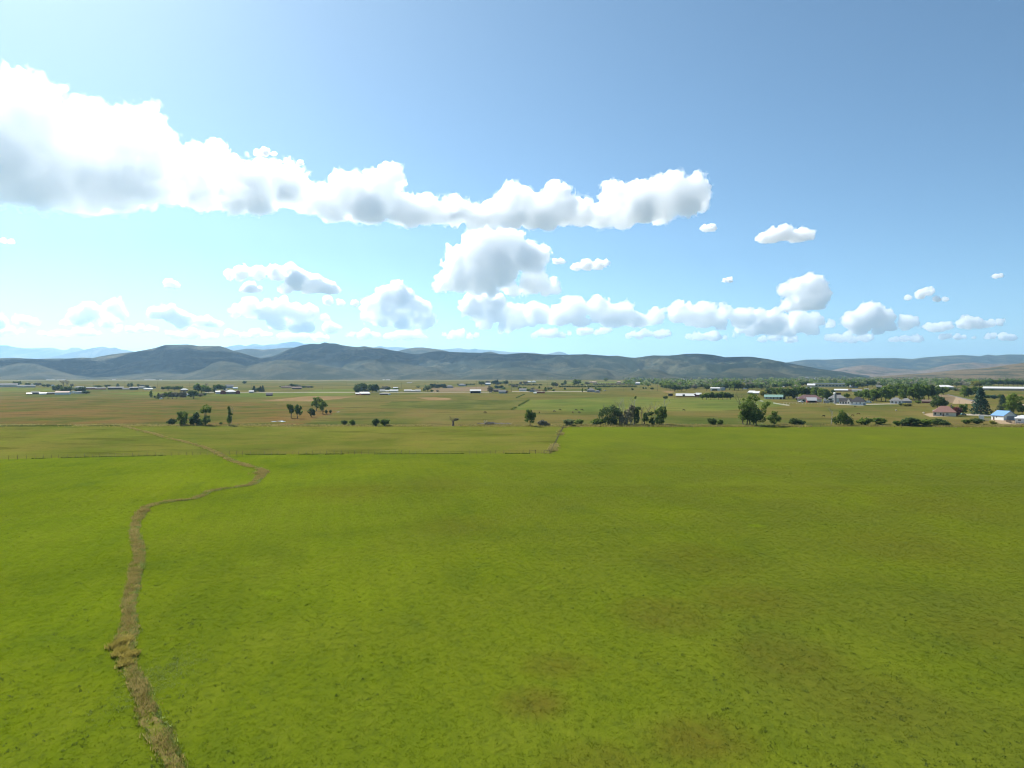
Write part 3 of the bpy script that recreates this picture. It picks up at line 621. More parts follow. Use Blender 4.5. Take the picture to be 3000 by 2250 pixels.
def hero(px, py, lobes, leaf, label, trunks=((0, .5),), dead=(), n=1500, size=1.5, name='cottonwood_tree', cat='tree', seed=1, extra=(), tw=1.3, group=None, deadmat=None):
    """tree modelled on its own outline: lobes (dx, up, rx, rz) in photograph pixels about its foot"""
    rs = np.random.RandomState(seed); x, d = gp(px, py); s = d/F
    o = empty(name, (x, d, 0))
    L = []
    for dx, up, rx, rz in lobes:
        L.append((dx*s, rs.uniform(-.5, .5)*rx*s, up*s, rx*s, (rx+rz)*.5*s*1.1, rz*s))
        for q in range(3):
            th = rs.uniform(0, 6.28); rr = rs.uniform(.3, .5)
            L.append(((dx+rx*.85*math.cos(th))*s, rs.uniform(-.8, .8)*rx*s, (up+rz*.85*math.sin(th))*s, rx*rr*s, rx*rr*s, rz*rr*s))
    L = [l for l in L if l[2] > 0.4]
    V, Q = leaves(L, n, size*s, rs); link('crown', mesh_np('crown', V, Q, [LEAF[leaf]]), o)
    for (lb2, lf2, n2) in extra:
        L2 = [(dx*s, rs.uniform(-.4, .4)*rx*s, up*s, rx*s, rx*s, rz*s) for dx, up, rx, rz in lb2]
        V, Q = leaves(L2, n2, size*s, rs); tag(link('crown', mesh_np('crown', V, Q, [LEAF[lf2]]), o), LEAFW[lf2]+' part of the crown')
    top = max(l[1] for l in lobes)
    for dx, f in trunks:
        mb = MB(); limb(mb, (dx*s, 0, 0), ((dx*.8+rs.uniform(-2, 2))*s, 0, top*f*s), tw*s, tw*.5*s, rs, .03)
        near = sorted(lobes, key=lambda l: abs(l[0]-dx))[:4]
        for l in near: limb(mb, (dx*.9*s, 0, min(l[1]*.55, top*f*.9)*s), (l[0]*s, rs.uniform(-.3, .3)*l[2]*s, l[1]*s), tw*.5*s, tw*.16*s, rs)
        mb.build('trunk', M_bark, o)
    for dx, hh, lean in dead:
        mb = MB(); limb(mb, (dx*s, 0, 0), ((dx+lean*.5)*s, 0, hh*.5*s), tw*.85*s, tw*.55*s, rs, .03)
        for q in range(3):
            bare(mb, ((dx+lean*(.5+.08*q))*s, 0, hh*(.46+.08*q)*s), (lean*.5/max(hh, 1)+rs.uniform(-.35, .35), rs.uniform(-.3, .3), 1), hh*.2*s, tw*.42*s, 3, rs, .42)
        mb.build('dead_branch', deadmat or M_dead, o)
    return tag(o, label, cat, group)

FL = 'trees along the far fence of the hay field'
tree(503, 1244.5, 18, 24, 'bush', 'dark', 'round dark bush at the left end of the row beyond the left pasture', group=FL, parts=True)
hero(536, 1246, [(0,31,14,12),(-6,20,9,10),(6,18,9,10),(0,10,12,9)], 'green', 'rounded green tree beside the round dark bush, left pasture edge', ((-4,.5),(4,.5)), seed=2, group=FL)
hero(573, 1245, [(2,28,10,9),(-4,16,12,10),(-10,8,5,7),(8,10,9,9)], 'dark', 'lower dark tree leaning against the tall two-tiered tree on the left', ((-6,.5),(5,.5)), seed=3, group=FL)
hero(600, 1246, [(2,50,14,11),(8,42,10,7),(-8,40,6,5),(6,18,12,11),(-2,10,12,9)], 'green', 'tall two-tiered green tree with a gap in its crown, left pasture edge', ((2,.8),), seed=4, group=FL)
tree(647, 1244.5, 8, 9, 'bush', 'green', 'tiny green bush between the two-tiered tree and the thin columnar tree', group=FL)
hero(672, 1247, [(-1,52,4,6),(0,40,5,7),(3,34,7,4),(0,16,8,11),(0,26,5,6)], 'green', 'thin columnar green tree with a bare top twig, left pasture edge', ((0,.8),), ((4,56,8),), n=900, size=1.3, seed=5, group=FL, tw=.9)
hero(853, 1225, [(-4,32,9,9),(4,28,7,8),(-8,35,5,5),(0,20,7,8)], 'green', 'left tree of the forked pair in the brown pasture', ((0,.6),), n=800, seed=6, group=FL)
hero(874, 1226, [(0,32,9,10),(5,20,7,9),(-4,22,6,8)], 'green', 'right tree of the forked pair in the brown pasture', ((-2,.6),), n=800, seed=7, group=FL)
hero(927, 1204, [(3,32,13,9),(-6,22,9,8),(6,16,8,9)], 'green', 'tallest of three pasture trees below the orange stubble strip', ((0,.6),), n=900, seed=8, group=FL)
hero(946, 1213, [(0,28,11,9),(-3,18,6,7),(8,26,5,4)], 'green', 'right-hand of three pasture trees below the orange stubble strip', ((0,.6),), n=700, seed=9, group=FL)
hero(912, 1222, [(0,16,9,11),(6,10,5,6)], 'dark', 'front and smallest of three pasture trees below the orange stubble strip', ((0,.6),), n=500, seed=10, group=FL)
tree(956, 1212.5, 12, 8, 'bush', 'dark', 'small bush just right of the three pasture trees', group=FL)
tree(968, 1211, 10, 7, 'bush', 'dark', 'smaller bush at the right end of the three pasture trees', group=FL)
tree(1008.5, 1246, 15, 16, 'bush', 'dark', 'left bush of a small pair on the pasture edge left of centre', group=FL)
tree(1033, 1247, 17, 17, 'bush', 'green', 'right bush of a small pair on the pasture edge left of centre', group=FL)
tree(1100, 1248, 22, 21, 'bush', 'dark', 'left one of two fat round bushes standing close together', group=FL, parts=True)
tree(1127, 1248, 21, 24, 'bush', 'green', 'right one of two fat round bushes standing close together', group=FL, parts=True)
hero(1553, 1249, [(-2,45,8,8),(-7,30,10,12),(8,30,9,11),(0,20,13,10),(12,33,5,8),(0,38,9,8)], 'green', 'lone upright green tree left of the corner of the fence', ((0,.6),), n=1500, seed=11, group=FL)
tree(1588, 1247.5, 17, 27, 'bush', 'grey', 'purplish grey rounded bush right of the lone upright tree', group=FL, parts=True)
tree(1604, 1247.5, 9, 16, 'bush', 'brown', 'low brownish bush against the purplish grey bush', group=FL)
tree(1666, 1247.5, 20, 28, 'bush', 'pale', 'loose pale bush just right of the fence corner', group=FL, parts=True)
tree(1697, 1244.5, 16, 25, 'bush', 'green', 'round green bush second right of the fence corner', group=FL, parts=True)
tree(1752, 1244.5, 18, 40, 'bush', 'green', 'wide green bush at the left foot of the big cottonwood clump', group=FL, parts=True)
hero(1788, 1245, [(0,32,26,24),(-16,42,13,11),(12,46,13,11),(-27,28,8,9),(0,13,20,12),(16,16,14,14)], 'dark', 'broad dark round tree at the left of the big cottonwood clump', ((-6,.5),(4,.6),(12,.5)), ((8,66,4),(-14,62,-3)), n=2600, seed=12, group=FL, deadmat=M_deadbrown)
hero(1817, 1246, [(4,24,7,12),(2,10,7,9)], 'brown', 'pale dead trunks with bare tops in the middle of the cottonwood clump', ((3,.5),), ((-2,80,1),(5,74,3)), n=500, seed=13, group=FL)
hero(1834, 1246, [(0,28,9,14),(0,11,9,10)], 'brown', 'brownish dying tree between the dead trunks and the tall brown-green tree', ((0,.6),), ((0,52,0),), n=700, seed=14, group=FL)
hero(1854, 1246, [(-6,38,10,14),(-8,24,10,13),(2,50,9,10)], 'brown', 'tall half dead tree, brown left and green right, in the clump', ((-2,.8),(6,.6)), ((2,86,3),(-6,70,-4)), n=1100, seed=15, extra=[([(10,38,9,15),(10,20,10,14),(17,50,8,5),(7,82,4,4)], 'dark', 1100)], group=FL)
hero(1883, 1245, [(8,18,8,12),(7,30,5,6)], 'dark', 'dead forked tree with crooked bare limbs right of the clump centre', ((6,.5),), ((-2,56,-2),(2,62,22)), n=600, seed=16, group=FL, tw=1.6, deadmat=M_deadbrown)
hero(1912, 1246, [(-2,14,9,11),(-6,34,9,6)], 'dark', 'dark low tree with a bare pole, left half of the right-hand pair in the clump', ((0,.7),), ((6,70,2),), n=700, seed=17, group=FL)
hero(1934, 1246, [(-2,40,13,13),(8,48,10,9),(12,30,9,12),(0,16,15,12)], 'green', 'green tree with dead top and a leafy tuft, right end of the clump', ((-4,.6),(4,.6)), ((8,84,5),), n=1700, seed=18, extra=[([(16,82,7,4)], 'dark', 130)], group=FL)
tree(2087, 1246.5, 22, 24, 'bush', 'dark', 'taller bush of a pair midway between the clump and the giant cottonwood', group=FL, parts=True)
tree(2110, 1246, 17, 19, 'bush', 'green', 'shorter bush of a pair midway between the clump and the giant cottonwood', group=FL)
hero(2198, 1247, [(-10,66,18,15),(4,84,12,11),(19,80,10,8),(-6,50,23,19),(10,40,20,22),(-28,56,8,8),(-12,28,22,16),(12,20,21,14),(30,34,12,16),(34,20,10,12),(44,62,10,8),(39,50,8,10),(53,65,8,5),(-22,38,7,6)], 'green', 'giant green cottonwood, tallest tree of the far fence row', ((-10,.5),(0,.7),(10,.6),(18,.5)), ((-20,90,-8),), n=5200, seed=19, extra=[([(-8,36,17,18),(10,26,16,14),(26,26,9,12)], 'dark', 1500)], group=FL, tw=2.0, deadmat=M_deadbrown)
hero(2268, 1245, [(0,35,8,8),(-8,24,9,8),(8,22,10,9),(-16,20,7,5),(16,16,6,7),(0,14,13,9)], 'green', 'small rounded tree beside the giant cottonwood on its right', ((0,.5),), n=1300, seed=20, group=FL)
tree(2326, 1246.5, 21, 26, 'bush', 'dark', 'left half of the twin dark bush right of the giant cottonwood', group=FL, parts=True)
tree(2345, 1246.5, 16, 26, 'bush', 'dark', 'right half of the twin dark bush right of the giant cottonwood', group=FL, parts=True)
hero(2466, 1244, [(-8,16,16,14),(4,28,10,9),(-2,37,7,6),(16,14,15,12),(27,8,10,8),(-23,14,6,8),(8,14,14,12)], 'green', 'wide bushy tree with a pale dead snag on its left side', ((-4,.5),(8,.5)), ((-30,52,2),(14,34,4)), n=2000, seed=21, group=FL)
for x, y, h, w, lf, lb in [(2535,1244.5,20,38,'green','rounded green bush right of the snag tree, first of a pair'),(2576,1243.5,20,40,'green','rounded green bush right of the snag tree, second of a pair'),(2629,1247,14,20,'green','small loose bush between the pair and the long dark hedge bush'),
  (2650,1247,17,24,'pale','small pale bush at the left end of the long dark hedge'),(2672,1248,25,46,'dark','big dark bush in the long hedge below the red-roofed house'),(2708,1248,21,38,'green','green bush at the right end of the long hedge below the red-roofed house'),
  (2750,1247,20,44,'dark','dark sloping bush below the yard of the red-roofed house'),(2832,1242,13,24,'green','left bush of the clump in front of the small white shed'),(2862,1242,16,34,'dark','right bush of the clump in front of the small white shed'),(2908,1244.5,13,17,'yellow','spiky yellow-green bush in front of the blue-roofed garage'),(2775,1247,10,20,'green','low tail end of the dark sloping bush')]:
    tree(x, y, h, w, 'bush', lf, lb, group=FL, parts=w > 22)
# broken stump tree
rs = np.random.RandomState(5); x, d = gp(1327, 1248); s = d/F; o = empty('dead_tree', (x, d, 0)); mb = MB()
limb(mb, (0,0,0), (1*s,0,16*s), 3.4*s, 2.6*s, rs, .03); mb.build('trunk', M_deadbrown, o)
for a, l, r in [((-.9,0,.8),12,1.1),((.8,0,.9),11,1.4),((1.3,.1,.55),14,1.2),((-.3,.2,1),16,.8),((.2,-.2,1),14,.8)]:
    mb = MB(); bare(mb, (0,0,13*s), a, l*.5*s, r*s, 3, rs, .4); mb.build('dead_branch', M_deadbrown, o)
V, Q = leaves([(8*s,0,19*s,6*s,4*s,4*s),(14*s,0,20*s,4*s,3*s,3*s)], 160, 1.2*s, rs); link('crown', mesh_np('crown', V, Q, [LEAF['brown']]), o)
tag(o, 'broken dead stump tree with stubby brown branches, alone on the pasture edge', 'tree', FL)
# right-hand farm trees
tree(2873, 1214, 78, 48, 'conifer', 'blue', 'tallest dark spruce between the red-roofed house and the blue-roofed garage', parts=True)
tree(2938, 1203, 47, 27, 'conifer', 'blue', 'smaller dark spruce behind the blue-roofed garage', parts=True)
hero(2968, 1214, [(0,46,20,14),(-8,30,16,14),(12,30,14,16),(0,14,18,12),(22,48,8,6)], 'green', 'large leafy tree right behind the blue-roofed garage', ((0,.5),), n=2400, seed=30)
tree(2995, 1216, 34, 26, 'round', 'dark', 'dark tree at the right edge behind the white shed', parts=True)
hero(2746, 1194, [(0,20,20,14),(-6,28,12,7),(12,12,12,10),(-10,10,10,9)], 'dark', 'round dark tree behind the left end of the red-roofed house', ((0,.4),), n=1500, seed=31)
tree(2764, 1194, 22, 24, 'bush', 'pale', 'pale green bush at the back of the red-roofed house', parts=True)
tree(2790, 1217, 27, 24, 'bush', 'green', 'green bush over the right end of the red roof', parts=True)
tree(2804, 1219, 27, 22, 'bush', 'red', 'dark red leaved bush in front of the red-roofed house', parts=True)
tree(2821, 1217, 33, 22, 'round', 'green', 'small green tree at the right end of the red-roofed house', parts=True)
grove('on the pasture behind the tall spruce', [(2825,1163,34,17,'oval','green'),(2837,1163,26,14,'round','dark'),(2847,1161,13,9,'round','green'),(2862,1161,28,22,'round','green'),(2893,1166,9,12,'bush','dark'),(2898,1166,10,14,'bush','green'),(2912,1169,12,18,'bush','blue'),(2929,1167,12,14,'bush','green')])
# ------------------------------------------------------------------ more trees: farm groves, town trees
grove('around the far left barns', [(50,1132,15,18,'round','dark'),(80,1131,9,12,'round','dark'),(104,1132,10,10,'round','dark'),(113,1132,11,12,'round','grey'),(128,1133,7,10,'bush','dark'),(141,1134,9,10,'bush','dark'),(186,1133,20,15,'bare','brown'),(196,1133,18,12,'bare','brown'),(210,1134,10,8,'round','grey')])
grove('beside the tan-roofed barn on the left', [(162,1148,18,14,'round','dark'),(172,1147,20,14,'round','dark'),(187,1152,19,16,'round','green'),(200,1152,20,17,'round','dark'),(216,1144,8,10,'round','pale'),(232,1151,17,18,'round','dark'),(242,1151,18,16,'round','dark'),(252,1153,8,20,'bush','dark')])
grove('behind the white-roofed left barns', [(287,1134,5,20,'bush','dark'),(311,1136,9,9,'round','dark'),(319,1134,7,8,'round','dark'),(345,1133,10,9,'conifer','dark'),(377,1134,11,8,'oval','dark'),(386,1134,13,8,'oval','dark'),(405,1133,9,6,'oval','dark'),(417,1133,6,12,'round','grey'),(430,1137,9,10,'round','dark'),(452,1138,6,9,'bush','dark')])
tree(442, 1165, 21, 10, 'oval', 'green', 'lone narrow poplar left of the white tent', parts=False)
tree(453, 1166, 7, 6, 'bush', 'dark', 'tiny bush just right of the lone narrow poplar')
grove('in the homestead grove left of the red barn', [(464,1168,17,12,'conifer','dark'),(478,1168,16,18,'round','grey'),(492,1168,21,22,'round','green'),(506,1168,19,20,'round','grey'),(518,1168,18,18,'round','grey'),(480,1143,10,12,'round','dark'),(493,1144,13,16,'round','green'),(512,1145,14,18,'round','dark'),(529,1144,13,12,'round','green'),(536,1165,20,16,'round','grey'),(567,1168,24,22,'round','dark'),(561,1164,18,14,'round','dark'),(580,1152,28,20,'round','green'),(590,1152,24,18,'round','green'),(603,1153,22,20,'round','green'),(612,1153,18,16,'round','dark'),(628,1151,17,10,'oval','dark'),(634,1145,18,18,'round','green'),(647,1145,19,16,'round','green'),(656,1147,18,12,'round','dark'),(586,1162,9,14,'bush','grey'),(600,1159,7,8,'bush','dark'),(605,1133,11,10,'bare','grey')])
grove('in the spruce row right of the red barn', [(744,1149,19,12,'conifer','blue'),(755,1148,12,10,'round','dark'),(763,1148,17,9,'conifer','blue'),(770,1148,19,9,'conifer','blue')])
tree(716, 1124, 8, 11, 'bush', 'dark', 'lone far bush on the plain above the red barn')
grove('around the low dark ranch house', [(829,1136,6,14,'bush','dark'),(842,1136,7,16,'bush','grey'),(857,1135,11,14,'round','dark'),(866,1135,9,12,'round','dark'),(876,1135,7,12,'bush','grey'),(889,1136,6,16,'bush','dark'),(903,1136,6,14,'bush','grey'),(913,1136,5,10,'bush','dark')])
hero(1056, 1149, [(0,14,20,12),(-10,10,10,8),(4,20,12,6)], 'dark', 'left dome of the big dark tree pair over the red farmstead', ((-4,.5),(6,.5)), n=1400, seed=41, name='elm_tree')
hero(1092, 1149, [(0,13,17,11),(8,16,10,8),(-12,14,12,9)], 'dark', 'right dome of the big dark tree pair over the red farmstead', ((-2,.5),), n=1300, seed=42, name='elm_tree')
grove('right of the big dark tree pair', [(1118,1145,9,9,'round','grey'),(1128,1144,13,16,'round','grey'),(1137,1144,11,12,'round','dark'),(1156,1142,5,14,'bush','green'),(1162,1142,6,12,'bush','green')])
grove('around the grey house at the brown field', [(1244,1147,10,8,'round','dark'),(1253,1148,20,18,'round','pale'),(1262,1137,13,12,'conifer','blue'),(1270,1137,13,12,'round','blue'),(1280,1137,11,12,'conifer','blue'),(1289,1137,11,12,'round','blue'),(1297,1137,12,12,'round','blue'),(1303,1137,13,11,'conifer','blue'),(1225,1136,5,12,'bush','pale'),(1265,1148,6,8,'bush','green'),(1282,1148,5,8,'bush','grey')])
grove('in the sapling row by the far house', [(1342,1129,5,6,'round','dark'),(1366,1131,7,8,'round','dark'),(1374,1129,5,4,'oval','dark'),(1379,1129,6,4,'oval','dark'),(1384,1129,5,4,'oval','dark'),(1389,1129,6,4,'oval','dark')])
grove('around the long grey shed near the middle', [(1411,1129,12,16,'round','dark'),(1428,1124,8,14,'round','grey'),(1447,1128,14,14,'round','blue'),(1457,1127,15,9,'conifer','blue'),(1466,1127,9,10,'round','pale'),(1480,1128,14,16,'round','dark')])
grove('near the red arched barn', [(1434,1150,20,10,'oval','brown'),(1441,1150,17,9,'oval','grey'),(1457,1140,11,14,'round','dark'),(1468,1140,11,12,'round','dark'),(1476,1142,8,8,'round','green'),(1504,1136,9,10,'round','grey'),(1513,1136,8,10,'round','grey'),(1524,1145,12,11,'round','dark'),(1537,1142,8,9,'round','dark'),(1548,1148,9,9,'round','dark'),(1560,1142,7,10,'round','grey'),(1580,1139,8,5,'oval','dark'),(1598,1147,14,9,'conifer','green'),(1608,1144,10,10,'round','pale'),(1614,1143,9,8,'round','grey'),(1485,1149,5,8,'bush','brown')])
tree(1622, 1146, 6, 10, 'bush', 'green', 'small green bush alone right of the red arched barn')
tree(1655, 1142, 6, 6, 'bush', 'dark', 'small dark bush alone on the tan field right of centre')
grove('around the hip-roofed farmhouse right of centre', [(1706,1149,12,4,'oval','dark'),(1717,1147,8,8,'round','pale'),(1724,1145,11,8,'conifer','dark'),(1745,1141,9,5,'oval','dark'),(1754,1148,12,15,'round','green')])
grove('above the tan field right of centre', [(1525,1127,9,8,'round','grey'),(1540,1127,10,12,'round','grey'),(1622,1135,17,12,'round','pale'),(1630,1135,13,10,'round','grey'),(1656,1128,14,8,'oval','dark'),(1648,1130,8,8,'round','dark'),(1684,1129,18,12,'oval','green'),(1694,1129,17,14,'round','green'),(1705,1130,6,8,'round','dark'),(1720,1127,8,16,'round','grey'),(1775,1118,10,10,'round','green'),(1852,1143,6,6,'bush','dark'),(1885,1140,6,5,'bush','dark'),(1892,1140,6,4,'bush','dark'),(1910,1141,6,9,'bush','dark'),(1855,1142,4,5,'bush','green')])
for i, (x0, x1, y) in enumerate([(1492,1585,1129.5),(1640,1712,1134.5),(1715,1788,1134.5),(1768,1862,1134),(1740,1850,1127.5)]):
    rs = np.random.RandomState(60+i); xa, d = gp(x0, y); xb, _ = gp(x1, y); w = (xb-xa)/2; h = 5*d/F
    L = [((t-.5)*2*w, 0, h*.5, w*.09, h*.5, h*rs.uniform(.45, .62)) for t in np.linspace(0, 1, 18)]
    V, Q = leaves(L, 900, h*.18, rs); o = empty('hedge', ((xa+xb)/2, d, 0)); link('foliage', mesh_np('foliage', V, Q, [LEAF['dark' if i != 4 else 'grey']]), o)
    tag(o, ['thin dark hedge line above the sheds near the middle', 'short dark hedge left part above the tan field', 'short dark hedge middle part above the tan field', 'long dark hedge right part above the tan field', 'greyish hedge behind the long dark hedges'][i], 'hedge', 'hedges of the middle distance')
# right side groves
grove('in the dense belt left of the maroon-roofed house', [(2236,1164,20,18,'round','yellow'),(2250,1160,22,18,'round','dark'),(2262,1160,24,18,'round','green'),(2274,1161,24,18,'round','dark'),(2287,1162,26,18,'round','green'),(2300,1168,30,18,'round','dark'),(2312,1168,31,18,'round','green'),(2324,1168,32,18,'oval','dark'),(2336,1166,32,18,'round','green'),(2349,1163,30,18,'round','green'),(2362,1163,28,18,'round','dark'),(2374,1163,27,18,'round','green'),(2386,1164,29,18,'oval','green'),(2398,1166,31,18,'round','dark'),(2410,1168,30,18,'round','green'),(2420,1170,30,16,'oval','dark'),(2428,1170,24,16,'round','green'),(2292,1169,16,10,'bush','green')])
grove('around the white-roofed red stable', [(2058,1171,17,14,'round','green'),(2070,1171,20,16,'round','green'),(2082,1171,22,16,'round','dark'),(2092,1171,20,14,'round','green'),(2106,1171,20,16,'round','dark'),(2118,1171,23,18,'round','green'),(2130,1171,21,18,'round','dark'),(2141,1171,18,14,'round','dark')])
grove('behind the red stable in the village', [(1942,1139,14,14,'round','dark'),(1952,1141,16,16,'round','green'),(1964,1144,17,16,'round','dark'),(1975,1147,20,16,'round','dark'),(1986,1147,19,16,'round','green'),(1998,1146,17,16,'round','pale'),(2010,1144,15,16,'round','dark'),(2022,1141,15,16,'round','pale'),(2034,1142,14,14,'round','grey'),(2048,1138,12,14,'round','pale'),(2060,1138,14,14,'round','dark'),(2071,1145,18,16,'round','dark'),(2080,1136,12,12,'round','green'),(2126,1143,20,14,'round','dark'),(2138,1143,26,20,'round','green'),(2152,1144,29,22,'round','green'),(2163,1144,22,16,'round','dark'),(2174,1144,22,16,'round','yellow'),(2190,1143,18,16,'round','dark'),(2204,1141,16,16,'round','dark'),(2218,1140,15,16,'round','green'),(2232,1142,17,16,'round','dark'),(2246,1143,16,16,'round','pale')])
grove('behind the charcoal-roofed white house', [(2440,1152,10,10,'bush','dark'),(2479,1166,14,12,'round','green'),(2484,1165,12,10,'bush','yellow'),(2510,1166,19,14,'round','green'),(2519,1167,18,12,'round','green'),(2530,1172,30,20,'round','green'),(2543,1174,33,20,'round','green'),(2556,1175,34,20,'oval','dark'),(2568,1176,36,22,'round','green'),(2581,1176,40,22,'round','dark'),(2594,1177,44,24,'round','green'),(2608,1172,44,24,'oval','green'),(2622,1168,42,24,'round','dark'),(2636,1168,44,24,'round','green'),(2650,1170,44,24,'oval','green'),(2664,1172,46,24,'round','dark'),(2678,1174,48,26,'round','green'),(2692,1174,48,24,'oval','green'),(2706,1173,46,24,'round','green'),(2720,1172,44,24,'round','dark'),(2734,1168,38,24,'round','green'),(2748,1163,30,22,'round','dark'),(2764,1156,22,26,'round','green')])
grove('in the low scrub left of the red-roofed house', [(2640,1188,7,12,'bush','dark'),(2652,1190,8,14,'bush','yellow'),(2664,1190,7,12,'bush','dark'),(2690,1182,8,14,'bush','green')])
grove('around the cream school building', [(2380,1133,6,8,'bush','dark'),(2398,1133,5,7,'bush','dark'),(2441,1134,9,5,'oval','dark'),(2446,1134,9,5,'oval','dark'),(2486,1136,18,16,'round','green'),(2500,1137,20,16,'round','dark'),(2514,1138,18,14,'round','green'),(2528,1138,20,16,'round','pale'),(2542,1136,22,16,'round','dark'),(2556,1134,22,16,'round','dark'),(2362,1131,14,12,'round','dark'),(2350,1132,14,14,'round','dark'),(2334,1134,14,14,'round','pale'),(2318,1136,15,14,'round','green'),(2302,1136,14,14,'round','dark'),(2286,1137,14,14,'round','green'),(2270,1138,14,14,'round','dark')])
grove('by the long white sheds far right', [(2790,1131,14,14,'round','dark'),(2802,1134,16,14,'round','pale'),(2815,1132,14,14,'round','grey'),(2856,1136,20,18,'round','yellow'),(2870,1134,20,18,'round','green'),(2884,1132,18,16,'round','green'),(2898,1131,18,16,'round','dark'),(2912,1131,19,16,'round','green'),(2926,1131,19,16,'round','dark'),(2940,1131,18,16,'round','green'),(2954,1132,20,16,'round','dark'),(2968,1132,19,16,'round','dark'),(2982,1132,19,16,'round','dark'),(2996,1132,18,16,'round','dark'),(2800,1146,10,16,'bush','dark'),(2813,1147,10,14,'bush','grey'),(2840,1147,8,12,'bush','dark'),(2905,1144,5,12,'bush','dark')])
# the far town wood: one mass of crowns, too many to count
def wood(name, band, n, seed, hr=(9, 16)):
    rs = np.random.RandomState(seed); VV = []; QQ = []; mi = []; nb = 0
    for i in range(n):
        t = rs.rand(); x0, x1, ya, yb = band[rs.choice(len(band), p=np.array([b[1]-b[0] for b in band])/sum(b[1]-b[0] for b in band))]
        px = rs.uniform(x0, x1); py = ya+(yb-ya)*rs.rand()**1.2; X, d = gp(px, py); s = d/F; h = rs.uniform(*hr)*.8; w = h*rs.uniform(.4, .6)
        L = [(X, d, h*.55, w, w, h*.42), (X+w*.5, d, h*.4, w*.6, w*.6, h*.3), (X-w*.5, d, h*.45, w*.6, w*.6, h*.3)]
        V, Q = leaves(L, 46, h*.11, rs); VV.append(V); QQ.append(Q+nb); nb += len(V); mi += [int(rs.choice(4, p=[.38, .3, .2, .12]))]*len(Q)
    me = mesh_np(name, np.concatenate(VV), np.concatenate(QQ), [LEAF['dark'], LEAF['green'], LEAF['pale'], LEAF['grey']], mi)
    return tag(link(name, me), 'distant mass of town trees under the hills', None, None, 'stuff')
wood('distant_wood', [(1600,1850,1107,1112),(1830,2360,1109,1132),(2250,2700,1109,1130),(2560,3080,1106,1128),(2700,3080,1104,1120),(1930,2340,1120,1139),(2460,2900,1118,1134)], 2500, 77, (11, 20))
# ------------------------------------------------------------------ buildings
WALL = dict(white=plain('white_siding', (0.74, 0.73, 0.69), 0.6, 0.3, 0.06), cream=plain('cream_siding', (0.62, 0.56, 0.44), 0.7, 0.3, 0.08), red=plain('barn_red_boards', (0.24, 0.055, 0.045), 0.8, 0.2, 0.2),
  brown=plain('brown_boards', (0.15, 0.10, 0.07), 0.85, 0.2, 0.2), dark=plain('dark_weathered_boards', (0.075, 0.062, 0.055), 0.9, 0.2, 0.2), grey=plain('grey_siding', (0.36, 0.36, 0.36), 0.7, 0.3, 0.08),
  tan=plain('tan_brick', (0.40, 0.30, 0.22), 0.85, 0.2, 0.12), blue=plain('bluish_grey_siding', (0.33, 0.37, 0.42), 0.6, 0.3, 0.08), school=plain('yellowish_school_brick', (0.55, 0.50, 0.33), 0.8, 0.2, 0.06))
ROOF = dict(pale=plain('weathered_pale_metal_roof', (0.24, 0.237, 0.23), 0.9, 0.05, 0.15, 0.3), white=plain('white_metal_roof', (0.50, 0.50, 0.49), 0.7, 0.2, 0.05), silver=plain('dull_galvanised_roof', (0.55, 0.55, 0.54), 0.45, 0.5, 0.1, 0.3), dark=plain('charcoal_shingles', (0.045, 0.043, 0.048), 0.9, 0.2, 0.2, 1.2), grey=plain('grey_shingles', (0.20, 0.195, 0.19), 0.9, 0.2, 0.15, 1.2),
  red=plain('faded_red_shingles', (0.25, 0.135, 0.110), 0.9, 0.2, 0.18, 1.0), maroon=plain('maroon_shingles', (0.150, 0.090, 0.088), 0.9, 0.2, 0.2, 1.0), green=plain('pale_green_metal_roof', (0.20, 0.33, 0.28), 0.5, 0.4, 0.08), blue=plain('blue_metal_roof', (0.13, 0.265, 0.49), 0.5, 0.4, 0.06),
  tan=plain('tan_reddish_roof', (0.42, 0.30, 0.24), 0.8, 0.2, 0.12), brown=plain('brown_shingles', (0.16, 0.11, 0.085), 0.9, 0.2, 0.2), barnred=plain('red_painted_metal_roof', (0.22, 0.045, 0.05), 0.6, 0.3, 0.12))
M_trim = plain('white_trim', (0.78, 0.77, 0.74), 0.6, 0.3, 0.04); M_door = plain('grey_garage_door', (0.30, 0.285, 0.30), 0.6, 0.3, 0.06)
g = NT('window_glass'); M_glass = g.done(g.pbsdf((0.03, 0.035, 0.04), 0.08, 0.6)); M_black = plain('painted_opening_shade', (0.02, 0.018, 0.016), 0.95, 0.05)
M_conc = plain('grey_concrete', (0.27, 0.26, 0.25), 0.9, 0.2, 0.15, 0.5)

